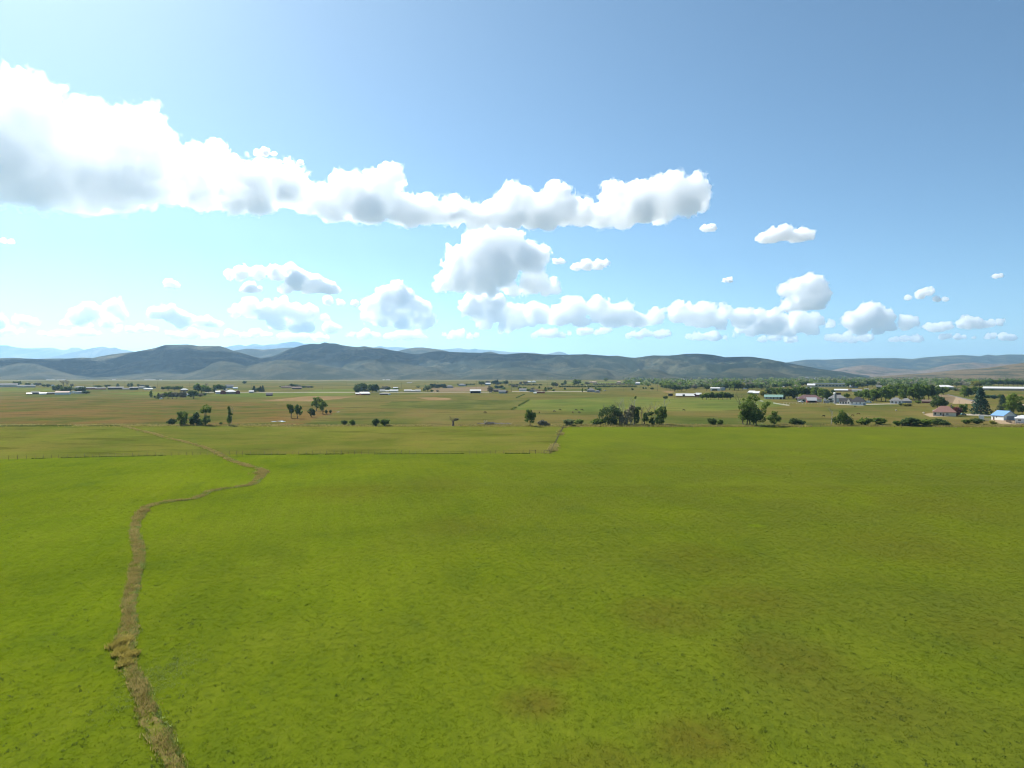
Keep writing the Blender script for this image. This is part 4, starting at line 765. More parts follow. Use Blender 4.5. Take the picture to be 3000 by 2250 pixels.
def roof_mesh(mb, w, dep, he, hr, kind, axis, ov, th):
    x0, x1, y0, y1 = -w/2-ov, w/2+ov, -ov, dep+ov; z0 = he-0.05
    def slab(p):     # p: polygon on top; thickness downwards
        n = len(p); vs = list(p)+[(a, b, c-th) for a, b, c in p]
        mb.add(vs, [tuple(range(n)), tuple(reversed(range(n, 2*n)))]+[(i, i+n, (i+1) % n+n, (i+1) % n) for i in range(n)])
    if kind == 'gable' and axis == 'x':
        m = dep/2; slab([(x0,y0,z0),(x1,y0,z0),(x1,m,hr),(x0,m,hr)]); slab([(x0,m,hr),(x1,m,hr),(x1,y1,z0),(x0,y1,z0)])
    elif kind == 'gable':
        slab([(x0,y0,z0),(0,y0,hr),(0,y1,hr),(x0,y1,z0)]); slab([(0,y0,hr),(x1,y0,z0),(x1,y1,z0),(0,y1,hr)])
    elif kind == 'hip':
        m = dep/2; k = min(dep/2, w/2*.8); a, b = x0+k, x1-k
        slab([(x0,y0,z0),(x1,y0,z0),(b,m,hr),(a,m,hr)]); slab([(x1,y0,z0),(x1,y1,z0),(b,m,hr)]); slab([(x1,y1,z0),(x0,y1,z0),(a,m,hr),(b,m,hr)]); slab([(x0,y1,z0),(x0,y0,z0),(a,m,hr)])
    elif kind == 'shed': slab([(x0,y0,z0),(x1,y0,z0),(x1,y1,hr),(x0,y1,hr)])
    elif kind == 'flat': mb.box(x0, y0, he, x1, y1, hr)
    elif kind == 'arch':
        P = [(w/2*math.cos(math.pi*(1-i/8))*1.03, he+(hr-he)*math.sin(math.pi*i/8)) for i in range(9)]
        if axis == 'y':
            for (xa, za), (xb, zb) in zip(P, P[1:]): slab([(xa,y0,za),(xb,y0,zb),(xb,y1,zb),(xa,y1,za)])
        else:
            P = [(dep/2*(1+math.cos(math.pi*(1-i/8))*1.03), he+(hr-he)*math.sin(math.pi*i/8)) for i in range(9)]
            for (ya, za), (yb, zb) in zip(P, P[1:]): slab([(x0,ya,za),(x1,ya,zb),(x1,yb,zb),(x0,yb,za)])
def wall_mesh(mb, w, dep, he, hr, kind, axis):
    x0, x1 = -w/2, w/2; t = hr-.22
    if kind == 'gable' and axis == 'x':
        pr = [(0,0),(dep,0),(dep,he),(dep/2,t),(0,he)]; vs = [(x0,y,z) for y, z in pr]+[(x1,y,z) for y, z in pr]
        mb.add(vs, [(4,3,2,1,0),(5,6,7,8,9)]+[(i,(i+1)%5,(i+1)%5+5,i+5) for i in range(5)])
    elif kind in ('gable', 'arch') and axis == 'y':
        pr = [(x0,0),(x1,0),(x1,he)]+([(0,t)] if kind == 'gable' else [(w/2*.96*math.cos(math.pi*i/6), he+(hr-he-.2)*math.sin(math.pi*i/6)) for i in range(1,6)])+[(x0,he)]
        n = len(pr); vs = [(x,0,z) for x, z in pr]+[(x,dep,z) for x, z in pr]
        mb.add(vs, [tuple(range(n)), tuple(reversed(range(n,2*n)))]+[(i,i+n,(i+1)%n+n,(i+1)%n) for i in range(n)])
    elif kind == 'shed':
        pr = [(0,0),(dep,0),(dep,t),(0,he-.15)]; vs = [(x0,y,z) for y, z in pr]+[(x1,y,z) for y, z in pr]
        mb.add(vs, [(3,2,1,0),(4,5,6,7)]+[(i,(i+1)%4,(i+1)%4+4,i+4) for i in range(4)])
    else: mb.box(x0, 0, 0, x1, dep, he)
def building(name, label, cat, px0, px1, yt, yb, wall, roof, kind='gable', axis='x', eave=.55, dep=None, rz=0, ov=.4, openings=(), chim=None, group=None, hidez=0):
    """openings: (type, x fraction 0..1, z fraction of the eave height, width m, height m) on the front"""
    px = (px0+px1)/2; x, d = gp(px, yb); s = d/F; w = (px1-px0)*s; hr = (yb-yt)*s; he = hr*(eave+(.14 if 'left plain' in str(group) else 0)); dep = dep or max(5.0, min(w*.7, 14))
    th = min(.22, hr*.05)
    if roof == 'white' and group and ('left plain' in group or 'foot of the hills' in group or 'village' in group or 'town' in group): roof = 'pale'
    o = empty(name, (x, d, 0), rz-math.atan2(x, d))
    mb = MB(); wall_mesh(mb, w, dep, he, hr, kind, axis); mb.build('wall', WALL[wall], o)
    mb = MB(); roof_mesh(mb, w, dep, he, hr, kind, axis, ov, th); r = mb.build('roof', ROOF[roof], o)
    if chim: MB().box(chim[0]*w/2-.4, dep*.45, hr*.7, chim[0]*w/2+.4, dep*.45+.8, hr+1.1).build('chimney', WALL['tan'], r)
    for ty, fx, fz, ow, oh in openings:
        cx = -w/2+fx*w; z0 = fz*he
        if ty == 'window':
            p = MB().box(cx-ow/2, -.05, z0, cx+ow/2, .02, z0+oh).build('window', M_glass, o)
            MB().box(cx-ow/2-.12, -.09, z0-.12, cx+ow/2+.12, -.055, z0).box(cx-ow/2-.12, -.09, z0+oh, cx+ow/2+.12, -.055, z0+oh+.12).box(cx-ow/2-.12, -.088, z0+.001, cx-ow/2, -.056, z0+oh-.001).box(cx+ow/2, -.088, z0+.001, cx+ow/2+.12, -.056, z0+oh-.001).build('frame', M_trim, p)
        elif ty == 'door': MB().box(cx-ow/2, -.06, 0, cx+ow/2, .02, oh).build('door', WALL['brown'], o)
        elif ty == 'garage':
            p = MB().box(cx-ow/2, -.06, 0, cx+ow/2, .02, oh).build('garage_door', M_door, o)
            for k in range(4): MB().box(cx-ow/2+.05, -.085, oh*(k+.06)/4, cx+ow/2-.05, -.062, oh*(k+.94)/4).build('panel', M_door, p)
        elif ty == 'open': MB().box(cx-ow/2, -.06, 0, cx+ow/2, .02, oh).build('opening', M_black, o)  # solid near-black slab: interior shade put into its colour, no real hole
    tag(o, label, cat, group); o['foot'] = 1; del o['foot']
    return o
B = building
GL = 'farm buildings on the left plain'
B('barn','long white-roofed barn cut by the left edge of the picture','barn',-30,44,1123,1134,'cream','white',eave=.45,dep=16,group=GL)
B('shed','long low white-roofed shed right of the leftmost barn','shed',55,99,1128,1135,'cream','white',eave=.6,group=GL)
B('silo_shed','small white shed with a pointed roof between the two leftmost barns','shed',91,97,1123,1131,'white','white','gable','y',.6,group=GL)
B('house','small white gabled house left of the bare tall trees','house',150,159,1126,1132,'white','grey','gable','y',.55,group=GL)
B('shed','small white-roofed shed at the left of the tan-roofed barn group','shed',93,115,1147,1155,'dark','white',eave=.5,group=GL)
B('shed','tiny dark lean-to at the left end of the tan-roofed barn group','shed',79,92,1151,1155.5,'dark','silver','shed',eave=.5,group=GL)
B('shed','low white shed between the small sheds and the tan-roofed barn','shed',117,134,1150,1156,'white','silver',eave=.6,group=GL)
B('shed','brown-walled pale-roofed shed touching the tan-roofed barn','shed',136,158,1149,1155.5,'brown','white',eave=.5,group=GL)
B('barn','barn with a tan reddish roof and a white gable end, left plain','barn',163,199,1146,1156,'white','tan',eave=.5,dep=12,rz=R(-14),group=GL)
B('house','small bright white-roofed house under the dark trees, left plain','house',209,221,1145,1152.5,'white','white','gable','y',.5,group=GL)
B('house','white-walled house half hidden behind two dark trees, left plain','house',222,248,1146,1153,'white','grey','hip',eave=.6,group=GL)
B('house','white-roofed house above the dark trees left of the long barns','house',219,249,1131.5,1139,'cream','white','hip',eave=.45,group=GL)
B('barn','longest white-roofed red barn of the left farm row','barn',249,281,1134,1141,'red','white',eave=.45,dep=14,group=GL)
B('barn','lower right half of the long red barn in the left farm row','barn',281,308,1135.5,1141,'red','white',eave=.5,dep=11,group=GL)
B('barn','white-roofed dark barn in the middle of the left farm row','barn',319,359,1133,1141,'dark','white',eave=.55,dep=16,group=GL)
B('shed','low grey shed between the two dark barns of the left row','shed',360,379,1136.5,1141,'grey','grey',eave=.5,group=GL)
B('barn','small white-roofed dark barn right of the low grey shed','barn',381,403,1133.5,1142,'dark','white',eave=.6,dep=14,group=GL)
B('house','white-roofed house right of the small dark barn, left row','house',402,427,1132,1139,'cream','white','hip',eave=.5,group=GL)
B('house','small white house near the right end of the left farm row','house',431,443,1132,1137,'grey','white','hip',eave=.5,group=GL)
B('shed','low pale shed at the right end of the left farm row','shed',423,446,1138.5,1142,'grey','silver',eave=.6,group=GL)
for i, (a, b, c, dd, lb) in enumerate([(138,160,1109.5,1112,'far left pale shed at the foot of the hills'),(167,178,1108.5,1112,'bright white far shed at the foot of the left hills'),(179,191,1109.5,1112,'far white shed just right of the bright one under the left hills'),(329,338,1107.5,1110.5,'tiny white building alone at the foot of the left hills'),(424,440,1108,1111,'far white building in the cluster under the big left hill'),(442,455,1109,1112,'bright far building in the cluster under the big left hill'),(467,474,1106.5,1110,'tiny far house at the right of the cluster under the big left hill'),(1121,1129,1108,1111,'left one of two far white sheds under the middle hills'),(1131,1143,1108,1110.8,'right one of two far white sheds under the middle hills'),(1192,1207,1118,1122,'far bluish shed on the plain left of centre')]):
    B('shed', lb, 'shed', a, b, max(dd, 1113.6)-2.3, max(dd, 1113.6), 'cream', 'white', eave=.5, group='far sheds at the foot of the hills')
GH = 'homestead buildings around the red barn'
B('tent','small white peaked tent at the left foot of the homestead grove','tent',467,477,1164,1169,'white','white','gable','y',.2,dep=4,ov=.1,group=GH)
B('house','brown-walled house in the homestead grove','house',527,545,1152,1164,'brown','brown',eave=.6,group=GH)
B('house','white-roofed house at the back of the homestead grove','house',530,550,1138,1146,'brown','white','hip',eave=.5,group=GH)
B('shed','white shed in front of the homestead grove','shed',544,559,1151,1160,'white','white',eave=.5,group=GH)
B('barn','red barn with a low white roof in its middle, left of centre','barn',660,692,1142,1154.5,'tan','white','hip',eave=.55,dep=14,group=GH)
B('barn','left red wing of the white-roofed barn','barn',646,661,1143,1155,'red','brown','gable','y',.6,dep=10,group=GH)
B('barn','right red wing of the white-roofed barn','barn',691,703,1142.5,1154.5,'red','tan','gable','y',.6,dep=10,group=GH)
B('shed','white boxy shed left of the red barn','shed',632,645,1145,1154,'white','silver','shed',eave=.8,group=GH)
B('shed','small white roof peeking over the red barn','shed',655,665,1138.5,1144,'white','white',eave=.4,group=GH)
B('house','bluish grey house behind the red barn','house',660,683,1127,1137,'blue','grey',eave=.5,group=GH)
B('shed','white low building right behind the red barn','shed',683,696,1134,1139,'white','white',eave=.6,group=GH)
B('shed','small pale shed beside the spruce row','shed',730,743,1144,1151,'grey','silver',eave=.6,group=GH)
B('shed','collapsed dark shed alone right of the spruce row','shed',780,798,1151,1160,'dark','dark','shed',eave=.45,dep=6,group=GH)
B('house','low dark ranch house among bushes left of centre','house',856,883,1133,1140,'dark','brown',eave=.5,group=GH)
B('shed','long dark shed left of the low dark ranch house','shed',824,853,1132.5,1136.5,'dark','brown',eave=.5,group=GH)
GC = 'farm buildings in the middle of the plain'
B('barn','dark red barn with a white roof under the big dark trees','barn',1057,1084,1148.5,1157,'red','white','shed',eave=.5,dep=13,rz=R(8),group=GC)
B('shed','red lean-to shed left of the white-roofed red barn','shed',1042,1056,1150.5,1156.5,'red','white','shed',eave=.5,group=GC)
B('house','small brown house between the two big dark trees','house',1066,1082,1141,1149,'brown','brown','gable','y',.5,group=GC)
B('shed','long low dark shed with a white end right of the big dark trees','shed',1113,1137,1151.5,1156.5,'dark','grey',eave=.6,group=GC)
B('shed','bright white end shed at the long low dark shed','shed',1137,1144,1152,1157,'white','white','gable','y',.6,group=GC)
for a, b, c, dd, wl, rf, lb in [(1101,1109,1143.5,1147,'white','white','first small white shed right of the big dark trees'),(1113,1127,1141.5,1147,'white','white','second white-roofed shed right of the big dark trees'),(1129,1140,1143.5,1147.5,'white','silver','third small shed right of the big dark trees'),(1142,1166,1141.5,1147.8,'cream','silver','cream house with bushes in front, right of the big dark trees'),(1152,1165,1134,1139,'white','white','bright white roof above the cream house'),(1184,1206,1141.5,1147.2,'grey','white','left long low grey shed on the county road'),(1206,1218,1142.5,1147.5,'grey','silver','middle grey shed on the county road'),(1217,1232,1141.5,1147.5,'grey','white','right grey gabled shed on the county road')]:
    B('shed', lb, 'shed', a, b, c, dd, wl, rf, eave=.55, group=GC)
B('house','grey hip-roofed house beside the spruces above the brown field','house',1307,1328,1128.5,1136.5,'grey','grey','hip',eave=.55,group=GC)
B('house','far hip-roofed house with a low grey roof and saplings','house',1343,1365,1124,1131.5,'blue','grey','hip',eave=.5,group=GC)
o = B('barn','white-roofed open-fronted pole barn on the county road','barn',1377,1409,1141,1152,'white','white',eave=.62,dep=12,openings=[('open',.5,0,15,3.2)],group=GC)
B('shed','long grey shed between round trees near the middle','shed',1420,1437,1121.5,1128.5,'grey','silver',eave=.6,group=GC)
for a, b, c, dd, wl, rf, ax, lb in [(1446,1465,1139,1148,'brown','brown','x','brown-roofed low house behind the brownish poplars'),(1461,1481,1143,1152.5,'grey','grey','x','grey weathered shed right of the brownish poplars'),(1479,1487,1145,1152,'brown','brown','y','tiny brown shed at the end of the grey weathered shed'),(1521,1542,1138,1146,'white','grey','x','white house half hidden by round trees left of the red arched barn'),(1551,1566,1140,1148,'grey','grey','y','grey gabled house just left of the red arched barn'),(1564,1576,1140.5,1147,'grey','brown','x','low house touching the back of the red arched barn'),(1455,1468,1121,1126.5,'pale','grey','y','')]:
    if lb: B('house', lb, 'house', a, b, c, dd, wl, rf, 'gable', ax, eave=.55, group=GC)
B('barn','dark red barn with a rounded arched roof, centre of the plain','barn',1572,1596,1142,1152,'red','barnred','arch','x',.3,dep=10,group=GC)
B('shed','white low lean-to at the left of the red arched barn','shed',1563,1572,1149.5,1152.5,'white','white','shed',eave=.7,dep=4,group=GC)
B('house','grey hip-roofed farmhouse alone right of centre','house',1720,1743,1138,1148.5,'grey','grey','hip',eave=.5,openings=[('window',.2,.3,1.5,1.4),('window',.75,.3,1.5,1.4),('door',.5,0,1.2,2.2)],group=GC)
B('house','low garage wing on the right of the grey farmhouse','garage',1743,1758,1143.5,1150,'grey','grey','hip',eave=.5,openings=[('garage',.5,0,4.5,2.3)],group=GC)
for a, b, c, dd, lb in [(1542,1557,1116,1121,'pale far shed on the green plain above the red arched barn'),(1558,1570,1115.5,1121,'second pale far shed on the green plain above the red arched barn'),(1806,1820,1116.5,1123,'tan hump-roofed house in front of the wood right of centre'),(1824,1832,1119.5,1123,'small white shed in front of the wood right of centre'),(1725,1750,1117.5,1122,'low tan building at the edge of the wood')]:
    B('shed', lb, 'shed', a, b, c, dd, 'tan' if 'tan' in lb else 'cream', 'tan' if 'tan' in lb else 'white', 'hip', eave=.5, group=GC)
B('barn','white-roofed blue-walled barn in front of the wood right of centre','barn',1857,1876,1119.5,1127.5,'blue','white',eave=.6,dep=14,group=GC)
GR = 'farm buildings on the right'
B('shed','small dark box shed left of the long white stable','shed',1958,1971,1153.5,1160,'dark','dark','flat',eave=.9,group=GR)
B('stable','long white metal-roofed stable on the right','stable',1981,2034,1153,1162,'red','white',eave=.28,dep=14,openings=[('open',.42,0,3,3)],group=GR)
B('stable','red gabled end of the long white stable','stable',2033,2040,1152.5,1162,'red','white','gable','y',.55,dep=14,group=GR)
B('barn','low red barn with a pale roof joined to the long stable','barn',2039,2054,1151,1162,'red','silver',eave=.5,dep=12,group=GR)
B('shed','green-roofed shed peeking between two leafy trees','shed',2093,2101,1153,1166,'green' if False else 'grey','green',eave=.3,group=GR)
B('shed','white open carport shed above the stable trees','shed',2082,2109,1135,1144.5,'white','white','shed',eave=.75,openings=[('open',.45,0,9,2.6)],group=GR)
B('shed','bluish tank shed right of the white carport','shed',2111,2124,1134,1144,'blue','silver','arch','y',.6,group=GR)
B('shed','left slanting grey metal roof behind the giant cottonwood','shed',2190,2207,1144.5,1153,'dark','silver','shed',eave=.4,rz=R(-24),group=GR)
B('shed','right slanting grey metal roof behind the giant cottonwood','shed',2205,2224,1146.5,1155,'dark','silver','shed',eave=.4,rz=R(-20),group=GR)
B('house','long house with a pale green metal roof right of the giant cottonwood','house',2241,2292,1156.5,1169.5,'cream','green',eave=.5,dep=10,openings=[('window',.12,.3,1.4,1.3),('window',.35,.3,1.6,1.3),('door',.5,0,1.2,2.2),('window',.7,.3,1.6,1.3),('open',.88,0,2.6,2.3)],group=GR)
B('house','green-roofed porch end of the pale green roofed house','house',2290,2300,1158.5,1169,'brown','green','gable','y',.5,dep=8,group=GR)
B('house','white house with a broad maroon roof','house',2338,2404,1157,1177.5,'cream','maroon','hip',eave=.45,dep=13,openings=[('window',.12,.3,1.6,1.4),('open',.27,0,2.0,2.4),('window',.42,.35,2.6,1.2),('window',.8,.35,1.6,1.3)],group=GR)
B('carport','flat-topped open carport on the left of the maroon-roofed house','carport',2332,2342,1163.5,1172.5,'brown','white','flat',eave=.85,dep=6,group=GR)
B('barn','small red barn with a bright white roof in front of the maroon roof','barn',2366,2392,1164.5,1179.5,'red','white','gable','x',.42,dep=7,rz=R(10),openings=[('open',.55,0,6,2.2)],group=GR)
B('shed','tiny white shed with a steep pointed roof between two houses','shed',2413,2420,1165,1180,'white','white','gable','y',.5,dep=3,ov=.5,openings=[('door',.5,0,1.0,2.0)],group=GR)
B('greenhouse','small pale glasshouse beside the tiny pointed shed','greenhouse',2420,2429,1171,1180.5,'grey','silver','gable','y',.6,dep=5,group=GR)
B('house','house with a big grey roof behind the grey tower','house',2430,2476,1154.5,1179,'white','grey','hip',eave=.5,dep=14,openings=[('window',.1,.55,3.0,1.3),('window',.12,.12,2.4,1.5),('window',.25,.12,1.4,1.5)],chim=(-.45,),group=GR)
# grey tower with an overhanging box
x, d = gp(2448, 1182.5); s = d/F; o = empty('tower', (x, d, 0))
MB().box(-3.2*s, 0, 0, 3.0*s, 5*s, 29*s).build('shaft', M_conc, o); MB().box(-1.6*s, .3, 26*s, 16*s, 5*s-.3, 32*s).build('overhang_box', WALL['dark'], o)
MB().box(-3.4*s, -.3, 29*s+.02, 1.0*s, 5*s+.3, 33*s).build('cap', M_trim, o); MB().tube([(-4.2*s, -.2, 0), (-4.2*s, -.2, 30*s)], [.25, .25], 8).build('pipe', M_trim, o)
tag(o, 'tall grey square tower with a dark overhanging box at its top', 'tower', GR)
B('house','white gabled house wing with a charcoal roof, left part','house',2460,2494,1167,1184.5,'white','dark','gable','x',.5,dep=9,openings=[('window',.12,.25,1.2,1.6),('window',.32,.2,1.4,1.9),('window',.52,.25,1.4,1.6),('window',.62,.25,1.4,1.6),('door',.78,0,1.2,2.3)],group=GR)
B('house','white pointed front gable of the charcoal-roofed house','house',2482,2490,1167.5,1185.2,'white','dark','gable','y',.55,dep=5,openings=[('window',.5,.25,1.1,1.7)],group=GR)
B('house','main block of the white house with a steep charcoal hip roof','house',2493,2532,1163.5,1187,'white','dark','hip',eave=.44,dep=15,rz=R(-4),openings=[('window',.12,.45,1.3,1.2),('window',.42,.45,.9,1.0),('window',.68,.45,1.3,1.2),('garage',.93,0,1.6,2.2)],group=GR)
B('house','low grey-roofed white house left of the big grove','house',2609,2641,1165,1182.5,'white','grey','hip',eave=.5,dep=10,openings=[('window',.2,.3,1.6,1.4),('window',.8,.3,1.6,1.4),('door',.5,0,1.2,2.2)],group=GR)
B('house','grey garage joined to the low grey-roofed white house','garage',2641,2669,1167,1181,'blue','grey','hip',eave=.45,dep=9,openings=[('garage',.65,0,4.6,2.4)],group=GR)
B('shed','low dark red shed under the big grove','shed',2703,2730,1171,1181,'red','brown',eave=.5,dep=6,group=GR)
B('school','long cream school building in the village trees','school',2386,2477,1122.5,1134.5,'school','school' if False else 'silver','flat',eave=.8,dep=18,openings=[('window',t/10,.35,4,2.2) for t in range(1,10)],group=GR)
B('school','stepped left wing of the cream school building','school',2366,2387,1124,1135.5,'school','silver','shed',eave=.6,dep=15,group=GR)
for a, b, c, dd, wl, rf, lb in [(2446,2482,1139.5,1147,'brown','silver','long open brown shed below the cream school building'),(2484,2500,1140.5,1146.5,'brown','brown','brown shed right of the long open brown shed'),(2497,2524,1140,1147.5,'white','grey','white-walled shed at the right end of the brown sheds'),(2533,2544,1138,1144,'white','white','small white shed left of the big grove'),(2490,2512,1129,1137,'grey','grey','grey-roofed village house right of the cream school'),(2568,2582,1129,1136,'grey','grey','grey-roofed village house above the big grove'),(2176,2190,1133,1140,'white','white','small white-roofed shed left of the slanting roofs'),(2194,2203,1121,1126,'white','white','white roof high among village trees right of the tan tree'),(2269,2297,1130.5,1134,'white','silver','long thin pale roof among village trees'),(2320,2342,1128,1136,'brown','brown','dark red-brown village house left of the cream school'),(2360,2364,1133,1137,'white','white','tiny white gable below the cream school'),(2373,2378,1133,1138,'white','white','second tiny white gable below the cream school')]:
    B('house', lb, 'house', a, b, c, dd, wl, rf, eave=.5, group='village houses on the right')
B('shed','long white metal shed, longest in the far right pastures','shed',2891,2995,1133,1144,'tan','white',eave=.55,dep=24,group=GR)
B('shed','white-roofed low shed left of the tall spruce','shed',2741,2791,1128,1142,'grey','white','hip',eave=.6,dep=18,openings=[('open',.8,0,6,3)],group=GR)
B('shed','small pale shed between the two long white sheds','shed',2862,2885,1135,1142,'cream','white',eave=.5,group=GR)
B('house','house with a faded red hip roof at the right','house',2738,2796,1190,1219.5,'cream','red','hip',eave=.42,dep=10,openings=[('window',.1,.3,1.2,1.6),('window',.34,.25,1.0,1.6),('window',.62,.4,1.6,.9),('door',.45,0,1.0,2.1)],chim=(.6,),group=GR)
B('porch','white open porch on the left of the red-roofed house','porch',2735,2747,1202,1217.5,'white','white','flat',eave=.92,dep=4,openings=[('open',.5,.4,1.3,1.2)],group=GR)
o = B('garage','white garage with a bright blue metal roof','garage',2902.5,2941.5,1203,1230.5,'white','blue','gable','x',.5,dep=10.7,rz=R(-40),openings=[('window',.42,.5,.7,.9),('door',.2,0,1.0,2.1)],group=GR)
# gable end of the garage: a grey roll-up door on the right-hand end wall
x, d = gp(2922, 1230.5); s = d/F; w = 39*s; 
p = MB().box(w/2-.02, 2.6, 0, w/2+.06, 8.4, 2.75).build('garage_door', M_door, o)
for k in range(4): MB().box(w/2+.062, 2.7, 2.75*(k+.06)/4, w/2+.085, 8.3, 2.75*(k+.94)/4).build('panel', M_door, p)
B('shed','small white box shed in front of the tall spruce','shed',2869,2882,1216.5,1231,'white','white','flat',eave=.94,dep=3.2,ov=.05,group=GR)
B('house','white building with a steep metal roof at the right edge','house',2979,3020,1217,1240,'white','silver','hip',eave=.62,dep=9,openings=[('window',.25,.5,1.6,.7)],group=GR)
B('shed','dark lean-to between the blue-roofed garage and the right edge','shed',2969,2982,1217,1231,'dark','grey','shed',eave=.8,dep=5,group=GR)
B('shed','dark shed at the right edge behind the leafy tree','shed',2990,3020,1186,1197,'brown','tan','shed',eave=.5,dep=8,group=GR)
# far town houses: pale roofs and walls between distant trees
rt = random.Random(5); TH = []
for k in range(46):
    px = rt.choice([rt.uniform(1960, 2400), rt.uniform(2450, 2999), rt.uniform(2560, 2999)]); TH.append((px, rt.uniform(1107.5, 1124)))
TH.sort()
for i, (px, py) in enumerate(TH):
    w = rt.uniform(8, 15)
    B('house', f'small far town house, {ordinal(i)} in the distant wood', 'house', px-w/2, px+w/2, py-rt.uniform(4, 6.5), py, rt.choice(['white','cream','tan','grey','brown']), rt.choice(['white','grey','silver','brown','white']), rt.choice(['gable','hip']), 'x', .5, group='far town houses')

# ------------------------------------------------------------------ utility poles
M_pole = plain('weathered_pole_wood', (0.13, 0.105, 0.085), 0.9, 0.1, 0.2)
mb = MB(); mb.tube([(0,0,0),(0,0,1)], [.018,.013], 8); pole_me = mb.mesh('pole', M_pole); arm_me = MB().box(-.11, -.008, .905, .11, .008, .925).mesh('cross_arm', M_pole); ins = MB()
for q in (-.1, -.04, .04, .1): ins.tube([(q, 0, .925), (q, 0, .945)], [.006, .005], 5)
PO = [(89,1108,1127),(273,1118,1133),(366,1116,1135),(462,1117,1137),(556,1120,1135),(737,1121,1139),(844,1134,1147),(945,1132,1143),(1016,1118,1131),(1111,1126,1139),(1176,1120,1140),(1283,1118,1147),(1395,1114,1139),(1498,1116,1148),(1603,1120,1137),(1732,1116,1139),(1826,1134,1146),(1922,1127,1139),(1926,1127,1146),(2559,1160,1182),(2757,1157,1177),(2810,1173,1192)]
for i, (px, yt, yb) in enumerate(PO):
    x, d = gp(px, yb); h = (yb-yt)*d/F; o = empty('utility_pole', (x, d, 0), random.uniform(-.4, .4)); o.scale = (min(h, 11),)*2+(h,)
    link('pole', pole_me, o); link('cross_arm', arm_me, o)
    tag(o, f'thin wooden utility pole, {ordinal(i)} of the poles across the plain', 'utility pole', 'utility poles across the plain')
# ------------------------------------------------------------------ fences
M_post = plain('grey_cedar_post', (0.150, 0.128, 0.100), 0.95, 0.1, 0.3, 3.0); M_wire = plain('rusty_fence_wire', (0.12, 0.10, 0.09), 0.7, 0.3)
M_rail = plain('white_fence_paint', (0.76, 0.75, 0.70), 0.6, 0.3, 0.06)
mb = MB(); mb.tube([(0,0,-.1),(.01,0,.7),(0,.01,1.35)], [.055,.052,.048], 6); post_me = mb.mesh('post', M_post)
mb = MB(); mb.tube([(0,0,-.1),(0,0,1.55)], [.1,.09], 7); big_me = mb.mesh('post', M_post)
mb = MB(); mb.box(-.06,-.06,0,.06,.06,1.3); wpost_me = mb.mesh('post', M_rail)
def fence(label, pts, step, me, wires=(.35,.7,1.05,1.25), wm=None, wr=.006, seed=1, name='fence', hj=.12, box=False, grp=None):
    rnd = random.Random(seed); P = [gp(*p) for p in pts]; o = empty(name, (P[0][0], P[0][1], 0)); x0, y0 = P[0]
    for a, b in zip(P, P[1:]):
        L = math.dist(a, b); n = max(1, int(L/step))
        for k in range(n+(1 if b is P[-1] else 0)):
            t = (k+rnd.uniform(-.12, .12)*(0 < k < n))/n; q = link('post', me, o, (a[0]+(b[0]-a[0])*t-x0, a[1]+(b[1]-a[1])*t-y0, .05)); q.rotation_euler = (rnd.uniform(-hj,hj)*.4, rnd.uniform(-hj,hj)*.4, rnd.uniform(0,6)); s = 1+rnd.uniform(-hj,hj); q.scale = (s, s, s)
    for z in wires:
        mb = MB()
        for a, b in zip(P, P[1:]): mb.tube([(a[0]-x0, a[1]-y0-.08, z+.05), (b[0]-x0, b[1]-y0-.08, z+.05)], [wr, wr], 4)
        mb.build('rail' if wr > .02 else 'wire', wm or M_wire, o)
    return tag(o, label, 'fence', grp)
FLN = [(-330,1357),(0,1347.5),(271,1340),(588,1333.5),(1000,1331.5),(1552,1329.5)]
fence('long wire fence on wooden posts across the left of the hay field', FLN, 2.5, post_me)
fence('short wire fence running away from the field corner to the tree line', [(1614,1329),(1633,1288),(1652,1251)], 3.2, post_me, seed=2)
fence('wire fence along the far edge of the hay field under the trees', [(1652,1249.5),(2200,1250),(2700,1250.5),(3100,1251)], 5.5, post_me, seed=3)
fence('low wire fence on the pasture edge left of the corner', [(300,1246.5),(900,1248.5),(1640,1249.5)], 8.0, post_me, seed=4)
# braced gate posts near the corner
for lb, xs in [('left H-shaped timber brace beside the gap in the wire fence', (1552, 1569)), ('right H-shaped timber brace at the field corner', (1596, 1611))]:
    xa, d = gp(xs[0], 1329.3); xb, _ = gp(xs[1], 1329.3); o = empty('fence_brace', (xa, d, 0))
    link('post', big_me, o, (0,0,.03)); link('post', big_me, o, (xb-xa,0,.03)); MB().tube([(0,0,1.15),(xb-xa,0,1.15)], [.06,.055], 6).build('brace_rail', M_post, o); MB().tube([(.05,.02,.25),(xb-xa-.05,.02,1.1)], [.012,.012], 4).build('brace_wire', M_wire, o); tag(o, lb, 'fence')
xa, d = gp(1570, 1329.3); xb, _ = gp(1595, 1329.3); o = empty('wire_gate', (xa+.2, d, 0)); L = xb-xa-.4
for k in range(4): link('post', post_me, o, (L*(k+.3)/3.6, 0, .03))
for z in (.3,.65,1.0): MB().tube([(0,0,z),(L,0,z+.03)], [.006,.006], 4).build('wire', M_wire, o)
tag(o, 'slack wire gate closing the gap between the two timber braces', 'gate')
fence('white rail fence left piece behind the small rounded tree', [(2221,1175),(2236,1177.5)], 2.6, wpost_me, (.5,1.0), M_rail, .07, 5, 'rail_fence', .02)
fence('white rail fence slanting down toward the pasture right of the giant cottonwood', [(2266,1183),(2290,1187),(2312,1190)], 2.6, wpost_me, (.5,.8,1.1), M_rail, .05, 6, 'rail_fence', .02)
fence('white post fence in front of the maroon-roofed house', [(2296,1183.5),(2360,1184),(2440,1184)], 2.8, wpost_me, (1.1,), M_rail, .05, 7, 'rail_fence', .02)
fence('row of dark rough stakes at the right edge below the garage', [(2948,1236),(2965,1241),(3006,1247)], .95, big_me, (.9,), M_wire, .01, 8, 'stake_fence', .15)
